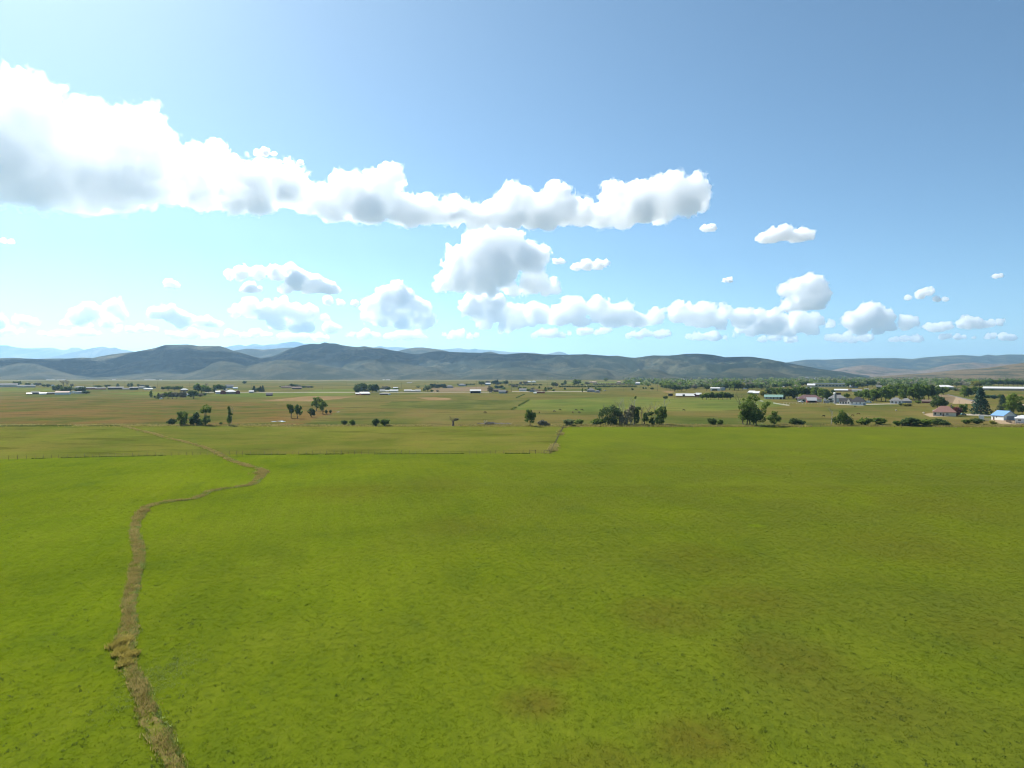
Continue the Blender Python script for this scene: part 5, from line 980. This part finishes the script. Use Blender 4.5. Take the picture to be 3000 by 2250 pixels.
fence('white plank fence between the white box shed and the garage', [(2868,1221.5),(2907,1222)], 2.5, wpost_me, (.5,.9,1.2), M_rail, .1, 9, 'rail_fence', .02)
fence('brown rail corral in front of the long white stable', [(1976,1168),(2030,1168.5),(2052,1166)], 3.0, post_me, (.5,.9,1.3), M_post, .06, 10, 'corral_fence', .05)
# grey board screen
xa, d = gp(2883, 1232.5); xb, yb_ = gp(2905, 1234); o = empty('board_fence', (xa, d, 0)); n = 12
bd = MB().box(0,-.02,0,(xb-xa)/n-.03,.02,1.9).mesh('board', WALL['grey'])
for k in range(n): link('board', bd, o, ((xb-xa)*k/n, (yb_-d)*k/n, .02*(k % 2)))
tag(o, 'grey vertical board screen right of the white box shed', 'fence')

# ------------------------------------------------------------------ horses grazing
def horse_mesh(name, mat, head_down=True):
    pts = [(-.72,0,1.18,.25,.27),(-.35,0,1.16,.28,.30),(.15,0,1.14,.27,.30),(.55,0,1.22,.24,.29)]
    vs = []; es = []; rad = []
    def add(p, r, par=None):
        vs.append(p); rad.append(r); 
        if par is not None: es.append((par, len(vs)-1))
        return len(vs)-1
    s = [add(p[:3], p[3:], None if i == 0 else i-1) for i, p in enumerate(pts)]
    nk = [(.85,0,1.1,.15,.19),(1.1,0,.75,.11,.14),(1.28,0,.42,.10,.12),(1.42,0,.2,.07,.08),(1.47,0,.08,.05,.06)] if head_down else [(.82,0,1.45,.15,.2),(1.02,0,1.72,.11,.14),(1.2,0,1.78,.1,.12),(1.4,0,1.62,.07,.08),(1.5,0,1.52,.05,.06)]
    p = s[3]
    for q in nk: p = add(q[:3], q[3:], p)
    for sy in (-1, 1):
        a = add((.5,.13*sy,.92), (.12,.12), s[3]); b = add((.5,.15*sy,.52), (.065,.065), a); c = add((.47,.15*sy,.28), (.05,.05), b); add((.52,.15*sy,.03), (.055,.055), c)
        a = add((-.68,.14*sy,.88), (.17,.14), s[0]); b = add((-.62,.15*sy,.66), (.10,.09), a); c = add((-.82,.15*sy,.44), (.06,.06), b); e = add((-.78,.15*sy,.2), (.048,.048), c); add((-.72,.15*sy,.03), (.055,.055), e)
    t = add((-.98,0,1.15), (.06,.06), s[0]); t = add((-1.08,0,.8), (.07,.06), t); add((-1.08,0,.45), (.03,.03), t)
    me = bpy.data.meshes.new(name); me.from_pydata(vs, es, []); ob = bpy.data.objects.new(name, me); COL.objects.link(ob)
    sk = ob.modifiers.new('skin', 'SKIN'); 
    if not me.skin_vertices: 
        bpy.context.view_layer.objects.active = ob
    lay = me.skin_vertices[0] if me.skin_vertices else None
    if lay is None:
        bm = bmesh.new(); bm.from_mesh(me); bm.verts.layers.skin.verify(); bm.to_mesh(me); bm.free(); lay = me.skin_vertices[0]
    for i, r in enumerate(rad): lay.data[i].radius = r; lay.data[i].use_root = (i == 0)
    sub = ob.modifiers.new('sub', 'SUBSURF'); sub.levels = 1; sub.render_levels = 1
    dg = bpy.context.evaluated_depsgraph_get(); out = bpy.data.meshes.new_from_object(ob.evaluated_get(dg)); out.name = name
    bpy.data.objects.remove(ob); out.materials.clear(); out.materials.append(mat)
    out.polygons.foreach_set('use_smooth', [True]*len(out.polygons)); out.update(); return out
M_coat = [plain('dark_bay_coat', (0.045, 0.028, 0.018), 0.7, 0.2, 0.2), plain('chestnut_coat', (0.13, 0.065, 0.030), 0.7, 0.2, 0.2), plain('black_coat', (0.016, 0.013, 0.011), 0.6, 0.3, 0.2)]
HM = [horse_mesh('horse', m) for m in M_coat]
HS = [(1421,1211,0,20,'dark horse grazing alone left of the lone upright tree'),(1580,1211,0,100,'dark horse grazing just right of the lone upright tree'),(1624,1207.5,2,-40,'black horse, left one of the pair in the green meadow'),(1640.5,1203,0,5,'dark horse standing behind the left one of the meadow pair'),(1678,1210.5,1,-70,'brown horse at the left front of the group of four'),(1687.5,1203.5,0,-10,'dark horse at the back left of the group of four'),(1696.5,1211,2,-30,'black horse at the right front of the group of four'),(1704.5,1203,0,-5,'dark horse at the back right of the group of four'),(2003,1204,0,15,'dark horse grazing alone left of the giant cottonwood'),(2413,1222,2,185,'black horse grazing left of the snag tree'),(2505,1193.5,0,180,'dark horse grazing in front of the charcoal-roofed house'),(2515,1215,1,150,'brown horse grazing right of the snag tree'),(2498,1220,1,10,'lighter brown horse close to the right of the snag tree'),(2786,1145,0,0,'')]
for px, py, k, a, lb in HS:
    if lb: x, d = gp(px, py); tag(link('horse', HM[k], loc=(x, d, .02), rz=R(a)), lb, 'horse', 'horses grazing in the pastures')

# ------------------------------------------------------------------ vehicles
M_tyre = plain('tyre_rubber', (0.02, 0.02, 0.02), 0.9, 0.2); M_wpaint = plain('white_car_paint', (0.75, 0.75, 0.74), 0.3, 0.5, 0.03); M_tpaint = plain('teal_car_paint', (0.10, 0.20, 0.21), 0.3, 0.5, 0.05)
def vehicle(name, label, cat, px, py, rz, prof, glassprof, paint, L, W, group=None):
    x, d = gp(px, py); o = empty(name, (x, d, .03), rz)
    def ext(pr, w, nm, m):
        n = len(pr); vs = [(a, -w/2, b) for a, b in pr]+[(a, w/2, b) for a, b in pr]
        return MB().add(vs, [tuple(range(n)), tuple(reversed(range(n, 2*n)))]+[(i, i+n, (i+1) % n+n, (i+1) % n) for i in range(n)]).build(nm, m, o)
    ext(prof, W, 'body', paint)
    for gpz in glassprof: ext(gpz, W+.03, 'window', M_glass)
    for wx in (-L*.31, L*.31):
        for wy in (-W/2+.08, W/2-.08): MB().tube([(wx, wy-.11, .34), (wx, wy+.11, .34)], [.34, .34], 14).build('wheel', M_tyre, o)
    return tag(o, label, cat, group)
PICK = [(-2.7,.45),(2.7,.45),(2.75,.95),(1.35,1.08),(.75,1.78),(-.55,1.82),(-.7,1.1),(-2.7,1.1)]
vehicle('pickup_truck','white pickup truck parked in front of the maroon-roofed house','truck',2347,1179.3,R(178),PICK,[[(1.15,1.12),(.68,1.68),(-.42,1.72),(-.45,1.14)]],M_wpaint,5.4,1.95)
VAN = [(-3.3,.4),(3.2,.4),(3.3,1.1),(2.6,1.3),(2.0,2.1),(-3.3,2.15)]
vehicle('van','long white van parked right of the charcoal-roofed house','van',2544,1180.5,R(4),VAN,[[(2.45,1.32),(1.95,1.98),(1.2,1.98),(1.2,1.32)]],M_wpaint,6.4,2.0)
CAR = [(-2.2,.32),(2.2,.32),(2.25,.75),(1.25,.92),(.6,1.42),(-1.0,1.45),(-1.75,1.0),(-2.2,.95)]
vehicle('car','small teal car in the shade beside the dark red bush','car',2821,1216.5,R(10),CAR,[[(1.05,.95),(.55,1.36),(-.9,1.38),(-1.4,1.0)]],M_tpaint,4.3,1.75)
vehicle('car','pale car on the road right of the grey farmhouse','car',1773,1145.5,R(0),CAR,[[(1.05,.95),(.55,1.36),(-.9,1.38),(-1.4,1.0)]],M_wpaint,4.3,1.75)

# ------------------------------------------------------------------ logs, boulder, trough, pools
rs = np.random.RandomState(9)
LG = [(1434,1244.5,5.5,.55,8,'thick sawn log with a pale round end in the dead wood heap',M_deadbrown),(1446,1241,7,.22,-12,'long thin grey log in the middle of the dead wood heap',M_dead),(1462,1242.5,8,.18,6,'long grey pole lying toward the right in the dead wood heap',M_dead),(1479,1242,6,.26,-5,'short grey log at the right end of the dead wood heap',M_dead),(1437,1238.5,5,.3,25,'dark slanting log at the back of the dead wood heap',M_deadbrown),(1408,1241,4,.2,0,'thin log at the left end of the dead wood heap',M_dead)]
for px, py, L, r, a, lb, m in LG:
    x, d = gp(px, py); mb = MB(); limb(mb, (-L/2,0,r*.9), (L/2,0,r*.8), r, r*.75, rs, .02, 4); tag(mb.build('log', m, loc=(x, d, .02), rz=R(a)), lb, 'log', 'logs of the dead wood heap')
x, d = gp(1421, 1241.5); o = empty('driftwood_stump', (x, d, 0)); mb = MB(); limb(mb, (0,0,0), (0,0,.7), .45, .3, rs); mb.build('trunk', M_dead, o)
for dx in (-1.0, -.3, .5, 1.2): mb = MB(); bare(mb, (0,0,.5), (dx,0,1.1), .9, .13, 2, rs, .35); mb.build('root', M_dead, o)
tag(o, 'pale upturned root stump standing in the dead wood heap', 'stump')
x, d = gp(1452, 1243); VV = []; rsb = np.random.RandomState(3); mb = MB()
for i in range(170):
    px_ = rsb.uniform(-9, 9); mb.tube([(px_, rsb.uniform(-2, 2), rsb.uniform(.05, .3)), (px_+rsb.uniform(-1.6, 1.6), rsb.uniform(-2, 2), rsb.uniform(.1, 1.1))], [.035, .015], 4)
tag(mb.build('brush_heap', M_dead, loc=(x, d, 0)), 'tangle of grey dead twigs round the logs', None, None, 'stuff')
bm = bmesh.new(); bmesh.ops.create_icosphere(bm, subdivisions=3, radius=1)
for v in bm.verts: v.co *= .8+.35*float(fbm(np.array([[v.co.x*1.2, v.co.y*1.2, v.co.z*1.2]]), 3, 4)[0])
me = bpy.data.meshes.new('boulder'); bm.to_mesh(me); bm.free(); me.materials.append(plain('pale_limestone', (0.55, 0.49, 0.42), 0.9, 0.2, 0.15))
for px, py, lb in [(2625.5,1203.5,'pale round boulder alone in the right pasture'),(2706,1211,'small pale boulder at the left end of the dirt yard')]:
    x, d = gp(px, py); o = link('boulder', me, loc=(x, d, .35), rz=px); o.scale = (.75, .7, .6); tag(o, lb, 'boulder')
x, d = gp(2806, 1246); o = empty('feed_trough', (x, d, 0), .1)
MB().box(-1.3,-.4,.75,1.3,.4,.85).build('trough_top', WALL['brown'], o)
for a in (-1.1, 1.1):
    for b in (-.3, .3): MB().box(a-.06, b-.06, 0, a+.06, b+.06, .75).build('leg', WALL['brown'], o)
tag(o, 'low brown wooden feed trough in front of the bushes at the right', 'trough')
g = NT('shallow_water'); M_water = g.done(g.pbsdf((0.10, 0.11, 0.09), 0.06, 0.5, g.bump(g.noise(g.pos(), 1.2, 3), 0.15, 0.05)))
for k, pts in enumerate([[(791,1236),(800,1234.6),(812,1234),(806,1235.6)],[(812,1233.6),(826,1232.6),(838,1235.2),(828,1235.6)],[(905,1207.3),(918,1206.4),(926,1206.8),(914,1207.8)],[(983,1207.2),(993,1206.4),(998,1206.9),(990,1207.5)]]):
    pxsheet('water', pts, .04, M_water, 1.5, .35, seed=k)

# ------------------------------------------------------------------ ditch of dry grass, weeds, tussocks
def blades(pts, n, h, w, spread, rs, lean=.35):
    """tufts: for each foot point a fan of narrow blades"""
    m = len(pts); P = np.repeat(pts, n, 0); N = len(P)
    f = P+np.concatenate([rs.normal(size=(N, 2))*spread[:, None].repeat(n, 0) if hasattr(spread, '__len__') else rs.normal(size=(N, 2))*spread, np.zeros((N, 1))], 1)
    hh = (h.repeat(n) if hasattr(h, '__len__') else np.full(N, h))*rs.uniform(.5, 1.2, N)
    a = rs.uniform(0, 2*math.pi, N); wd = np.stack([np.cos(a), np.sin(a), np.zeros(N)], 1)*(w*rs.uniform(.6, 1.4, N))[:, None]
    ln = rs.normal(size=(N, 2))*lean*hh[:, None]
    top = f+np.concatenate([ln, hh[:, None]], 1); mid = f+np.concatenate([ln*.35, hh[:, None]*.6], 1)
    V = np.stack([f-wd, f+wd, mid+wd*.8, top, mid-wd*.8], 1).reshape(-1, 3)
    b = np.arange(N)*5
    return V, np.concatenate([np.stack([b, b+1, b+2, b+4], 1), np.stack([b+4, b+2, b+3, b+3], 1)])
def tri_mesh(name, V, Q, mats, mi=None):
    """quads plus degenerate quads as triangles"""
    t = Q[:, 2] == Q[:, 3]
    me = bpy.data.meshes.new(name); q = Q[~t]; r = Q[t][:, :3]
    idx = np.concatenate([q.ravel(), r.ravel()]).astype(np.int32); st = np.concatenate([np.arange(len(q))*4, len(q)*4+np.arange(len(r))*3]).astype(np.int32)
    me.vertices.add(len(V)); me.vertices.foreach_set('co', np.asarray(V, np.float32).ravel()); me.loops.add(len(idx)); me.loops.foreach_set('vertex_index', idx)
    me.polygons.add(len(st)); me.polygons.foreach_set('loop_start', st)
    if mi is not None: me.polygons.foreach_set('material_index', np.concatenate([mi[~t], mi[t]]).astype(np.int32))
    me.update(calc_edges=True)
    for m in mats: me.materials.append(m)
    return me
def grass_mat(name, a, b, c, sc=.5, trans=.3):
    g = NT(name); p = g.pos(); n = g.noise(p, sc, 4, .65); n2 = g.noise(p, sc*9, 2, .6)
    return g.done(leafy(g, g.mix(g.math('MULTIPLY', n2, .6), g.ramp(n, [(.32, a), (.5, b), (.68, c)]), b), trans, .8))
M_dry = grass_mat('dry_ditch_grass', (.175,.150,.042), (.300,.240,.078), (.400,.330,.120), .35, .45)
M_yel = grass_mat('yellow_tall_grass', (.240,.215,.040), (.360,.300,.070), (.46,.37,.11), .6, .45)
M_sage = grass_mat('sage_green_weeds', (.140,.190,.040), (.200,.250,.070), (.270,.310,.110), .7, .5)
M_gr = grass_mat('fresh_grass_tufts', (.070,.110,.010), (.110,.158,.010), (.150,.185,.014), .06)
M_dkweed = grass_mat('dark_field_weeds', (.070,.100,.020), (.100,.135,.030), (.140,.170,.052), .5, .45)
M_rim = grass_mat('tan_fence_grass', (.200,.185,.050), (.300,.260,.085), (.380,.320,.120), .15, .45)
DP = [(520,2300),(509,2245),(468,2168),(437,2107),(416,2045),(406,2010),(380,1969),(362,1923),(370,1876),(380,1825),(375,1774),(388,1728),(396,1677),(409,1630),(401,1590),(391,1554),(406,1513),(427,1487),(457,1477),(509,1469),(560,1464),(590,1454),(611,1441),(662,1432),(729,1423),(749,1413),(764,1396),(775,1381),(759,1374),(723,1365),(678,1351),(646,1333),(624,1322),(588,1308),(542,1295),(497,1286),(452,1272),(407,1261),(353,1247)]
DW = np.array([gp(*p) for p in DP]); seg = np.linalg.norm(np.diff(DW, axis=0), axis=1); cum = np.concatenate([[0], np.cumsum(seg)]); TOT = cum[-1]
def along(t): return np.stack([np.interp(t, cum, DW[:, 0]), np.interp(t, cum, DW[:, 1])], -1)
tt = np.arange(0, TOT, .6); C = along(tt); T = np.gradient(C, axis=0); T /= np.linalg.norm(T, axis=1)[:, None]; Nn = np.stack([-T[:, 1], T[:, 0]], 1)
# narrower, greener along the sideways reach
dist = C[:, 1]; W0 = 0.10+0.70*fbm(np.stack([tt*.16, tt*0, tt*0], -1), 3, 3)
horiz = np.abs(T[:, 0]); W0 = W0*np.where((dist > 150) & (dist < 190) & (horiz > .6), .8, 1.0)+np.where(dist > 190, .22, 0)
# bed of the ditch: a strip sunk between two raised lips
prof = [(-1.25, .03), (-.95, .17), (-.55, .12), (0, .06), (.55, .11), (.95, .16), (1.25, .03)]
V = []; 
for i in range(len(C)):
    for f, z in prof:
        wv = W0[i]*(1+.7*(float(_L[i % 64, int(f*9+20) % 64, (i//64) % 64])-.5)); q = C[i]+Nn[i]*f*wv; V.append((q[0], q[1], .05+z))
k = len(prof); n = len(C); a = (np.arange(n-1)[:, None]*k+np.arange(k-1)).ravel(); Q = np.stack([a, a+1, a+1+k, a+k], 1)
g = NT('ditch_soil_and_thatch'); p = g.pos(); c = g.ramp(g.noise(p, .9, 6, .7), [(.3, (.085,.075,.026)), (.5, (.150,.118,.042)), (.7, (.200,.160,.060))]); c = g.mix(g.ramp(g.noise(p, .55, 5, .7), [(.46, 0), (.6, .85)]), c, (.105, .125, .012)); M_bed = g.done(g.pbsdf(c, .95, .0, g.bump(g.noise(p, 4, 5, .7), .8, .1)))
tag(link('ditch', mesh_np('ditch', V, Q, [M_bed], smooth=True)), 'shallow winding ditch choked with dry brown grass across the hay field', kind='structure')
rs = np.random.RandomState(21)
def scatter(n, f0, f1, rs, t0=0, t1=1, pw=1.0):
    t = rs.uniform(t0*TOT, t1*TOT, n); i = np.clip((t/.6).astype(int), 0, len(C)-1); f = rs.uniform(f0, f1, n); off = f*W0[i]
    q = C[i]+Nn[i]*off[:, None]+rs.normal(size=(n, 2))*.06; return np.concatenate([q, np.full((n, 1), .08)], 1), i
P, ii = scatter(8500, -1.7, 1.7, rs); kp = fbm(P*.3, 3, 19) > .36+.10*rs.rand(len(P)); P = P[kp]; V, Q = blades(P, 7, .16+.42*fbm(P*.35, 3, 9)**1.3+.12*rs.rand(len(P)), .020+.00012*P[:, 1].repeat(7), .17, rs, .45)
Pg, _ = scatter(5200, -2.0, 2.0, rs); kp = (np.abs(np.linspace(0, 1, len(Pg))) >= 0) & (fbm(Pg*.22, 3, 14) > .40); Pg = Pg[kp]
Vg, Qg = blades(Pg, 6, .14+.18*rs.rand(len(Pg)), .022+.0001*Pg[:, 1].repeat(6), .16, rs, .6)
tag(link('bank_grass', tri_mesh('bank_grass', Vg, Qg, [M_hayb])), 'green grass hanging over the banks of the ditch', None, None, 'stuff')
tag(link('dry_grass', tri_mesh('dry_grass', V, Q, [M_dry])), 'dry brown grass filling the winding ditch', None, None, 'stuff')
# sage-coloured weeds on its right bank (towards +x when looking away)
P, ii = scatter(1500, -1.7, -.7, rs, 0, .62); V, Q = blades(P, 7, .22+.1*rs.rand(len(P)), .03+.0001*P[:, 1].repeat(7), .17, rs, .6)
P2, _ = scatter(420, .8, 1.5, rs, 0, .45); V2, Q2 = blades(P2, 6, .2, .03, .16, rs, .6); 
bx, bd = gp(470, 1990); P3 = np.stack([bx+rs.normal(size=330)*1.6, bd+rs.normal(size=330)*4.0, np.full(330, .06)], 1); V3, Q3 = blades(P3, 5, .15, .025, .2, rs, .7)
V = np.concatenate([V, V2, V3]); Q = np.concatenate([Q, Q2+len(V)-len(V2)-len(V3), Q3+len(V)-len(V3)])
tag(link('sage_weeds', tri_mesh('sage_weeds', V, Q, [M_sage])), 'pale sage-green weeds along the bank of the ditch', None, None, 'stuff')
# the big yellow clumps
for px, py, n, h, sp, lb in [(338,1896,120,.50,.55,'yellow grass tuft, leftmost of five where the ditch bulges'),(350,1918,130,.55,.6,'yellow grass tuft, second from the left where the ditch bulges'),(361,1886,140,.60,.6,'yellow grass tuft, middle one of five where the ditch bulges'),(368,1948,110,.45,.55,'yellow grass tuft, fourth from the left and nearest where the ditch bulges'),(381,1926,120,.50,.6,'yellow grass tuft, rightmost of five where the ditch bulges'),(421,1500,150,.6,1.1,'dry tan grass clump at the sharp bend of the ditch'),(768,1386,190,.7,1.8,'dry grass clump at the far right bend of the ditch')]:
    x, d = gp(px, py); f = np.stack([rs.normal(size=n)*sp*.45, rs.normal(size=n)*sp*.8, np.zeros(n)], 1); V, Q = blades(f, 7, h, .028+.00012*d, .09, rs, .5)
    tag(link('grass_clump', tri_mesh('grass_clump', V, Q, [M_yel if 'yellow' in lb else M_dry]), loc=(x, d, .08)), lb, 'grass clump', 'tall grass clumps in the ditch')
# weeds under the fences and along the tree line
def strip(name, pts, per_m, h, mat, sp, seed, lab, n=5, w=.05):
    rs = np.random.RandomState(seed); Pw = np.array([gp(*p) for p in pts]); out = []
    for a, b in zip(Pw, Pw[1:]):
        L = np.linalg.norm(b-a); k = int(L*per_m); t = rs.rand(k)[:, None]; q = a+(b-a)*t+rs.normal(size=(k, 2))*sp; out.append(q)
    q = np.concatenate(out); keep = fbm(np.concatenate([q*.06, np.zeros((len(q), 1))], 1), 3, seed) > .42; q = q[keep]
    V, Q = blades(np.concatenate([q, np.full((len(q), 1), .03)], 1), n, h*(.6+.8*rs.rand(len(q))), w, .22, rs, .4)
    return tag(link(name, tri_mesh(name, V, Q, [mat])), lab, None, None, 'stuff')
strip('fence_weeds', FLN, 9, .38, M_dkweed, .22, 31, 'dark weeds growing under the long wire fence')
strip('fence_weeds', [(1614,1329),(1633,1288),(1653,1250)], 16, .7, M_rim, .8, 32, 'tall dry weeds along the fence running away from the corner', 6, .09)
strip('tall_grass', [(1652,1247.5),(2200,1248),(2700,1248.5),(3200,1249)], 26, .75, M_rim, 4.0, 33, 'band of tall tan grass under the far trees', 5, .12)
strip('tall_grass', [(-350,1247),(300,1247),(900,1247.5),(1640,1248)], 14, .6, M_rim, 3.0, 34, 'band of yellowish tall grass along the far pasture edge', 5, .12)
strip('fence_weeds', [(1500,1200),(1550,1172)], 5, .6, M_dkweed, .5, 35, 'dark weedy line dividing the far meadows', 5, .2)
strip('fence_weeds', [(1513,1166),(1536,1155)], 4, .6, M_dkweed, .5, 36, 'second dark weedy line beyond the far meadows', 5, .25)
strip('tall_grass', [(-350,1250),(210,1248.5),(350,1248)], 8, .5, M_dkweed, 1.0, 37, 'broken dark weeds along the left pasture edge', 5, .15)

# grass tufts of the mown hay field: tiles of tufts laid out by geometry nodes, one object
def tuft_tile(name, seed, size=24.0, n=3400, mats=None):
    rs = np.random.RandomState(seed); q = rs.uniform(-size/2, size/2, (n*2, 2)); q = q[:n]
    P = np.concatenate([q, np.zeros((len(q), 1))], 1); V, Q = blades(P, 7, .04+.08*rs.rand(len(P))**2, .024, .13, rs, .9)
    me = tri_mesh(name, V, Q, [M_hayb]); 
    return me
def tiles(name, tile_mesh, pts, label):
    to = bpy.data.objects.new('grass_tile', tile_mesh)                      # source only, not linked to the scene
    me = bpy.data.meshes.new(name); me.from_pydata([p[:3] for p in pts], [], []); at_ = me.attributes.new('rot', 'FLOAT_VECTOR', 'POINT')
    for i, p in enumerate(pts): at_.data[i].vector = (0, 0, p[3])
    o = link(name, me); ng = bpy.data.node_groups.new(name, 'GeometryNodeTree')
    ng.interface.new_socket('Geometry', in_out='INPUT', socket_type='NodeSocketGeometry'); ng.interface.new_socket('Geometry', in_out='OUTPUT', socket_type='NodeSocketGeometry')
    a = ng.nodes.new('NodeGroupInput'); b = ng.nodes.new('NodeGroupOutput'); ob = ng.nodes.new('GeometryNodeObjectInfo'); ob.inputs[0].default_value = to
    iv = ng.nodes.new('GeometryNodeInstanceOnPoints'); na = ng.nodes.new('GeometryNodeInputNamedAttribute'); na.data_type = 'FLOAT_VECTOR'; na.inputs[0].default_value = 'rot'
    ng.links.new(a.outputs[0], iv.inputs['Points']); ng.links.new(ob.outputs['Geometry'], iv.inputs['Instance']); ng.links.new(na.outputs[0], iv.inputs['Rotation']); ng.links.new(iv.outputs[0], b.inputs[0])
    md = o.modifiers.new('tufts', 'NODES'); md.node_group = ng
    return tag(o, label, None, None, 'stuff')
def inside(x, y, poly):
    c = False; j = len(poly)-1
    for i in range(len(poly)):
        if (poly[i][1] > y) != (poly[j][1] > y) and x < (poly[j][0]-poly[i][0])*(y-poly[i][1])/(poly[j][1]-poly[i][1])+poly[i][0]: c = not c
        j = i
    return c
tm = [tuft_tile('grass_tile', 51), tuft_tile('grass_tile', 52), tuft_tile('grass_tile', 53)]
tm += [tuft_tile('grass_tile', 54, n=1700), tuft_tile('grass_tile', 55, n=700)]
pt = [[], [], [], [], []]; rnd = random.Random(4)
for j in range(15):
    for i in range(-15, 16):
        x, y = i*24.0, 56+j*24.0
        if abs(x) < y*.80+18 and y < 275 and all(inside(x+a, y+b, HAYP) for a in (-11, 11) for b in (-11, 11)): pt[rnd.randrange(3) if j < 6 else 3 if j < 8 else 4].append((x, y, .055, rnd.choice([0, 1, 2, 3])*math.pi/2))
for k in range(5): tiles('field_grass', tm[k], pt[k], 'short tufts of the mown hay field')
# darker broadleaf weeds dotted through the field
rs = np.random.RandomState(77); N = 2400; y = 52+(rs.rand(N)**1.6)*230; x = rs.uniform(-.85, .85, N)*y
cl = fbm(np.stack([x*.05, y*.05, y*0], 1), 3, 8) > .5; x, y = x[cl], y[cl]; ok = np.array([inside(a, b, HAYP) for a, b in zip(x, y)]); x, y = x[ok], y[ok]
P = np.stack([x, y, np.full(len(x), .05)], 1); V, Q = blades(P, 8, .07+.13*rs.rand(len(P)), .038, .10+.1*rs.rand(len(P)), rs, .8)
tag(link('field_weeds', tri_mesh('field_weeds', V, Q, [M_dkweed])), 'dark weeds dotted through the hay field', None, None, 'stuff')
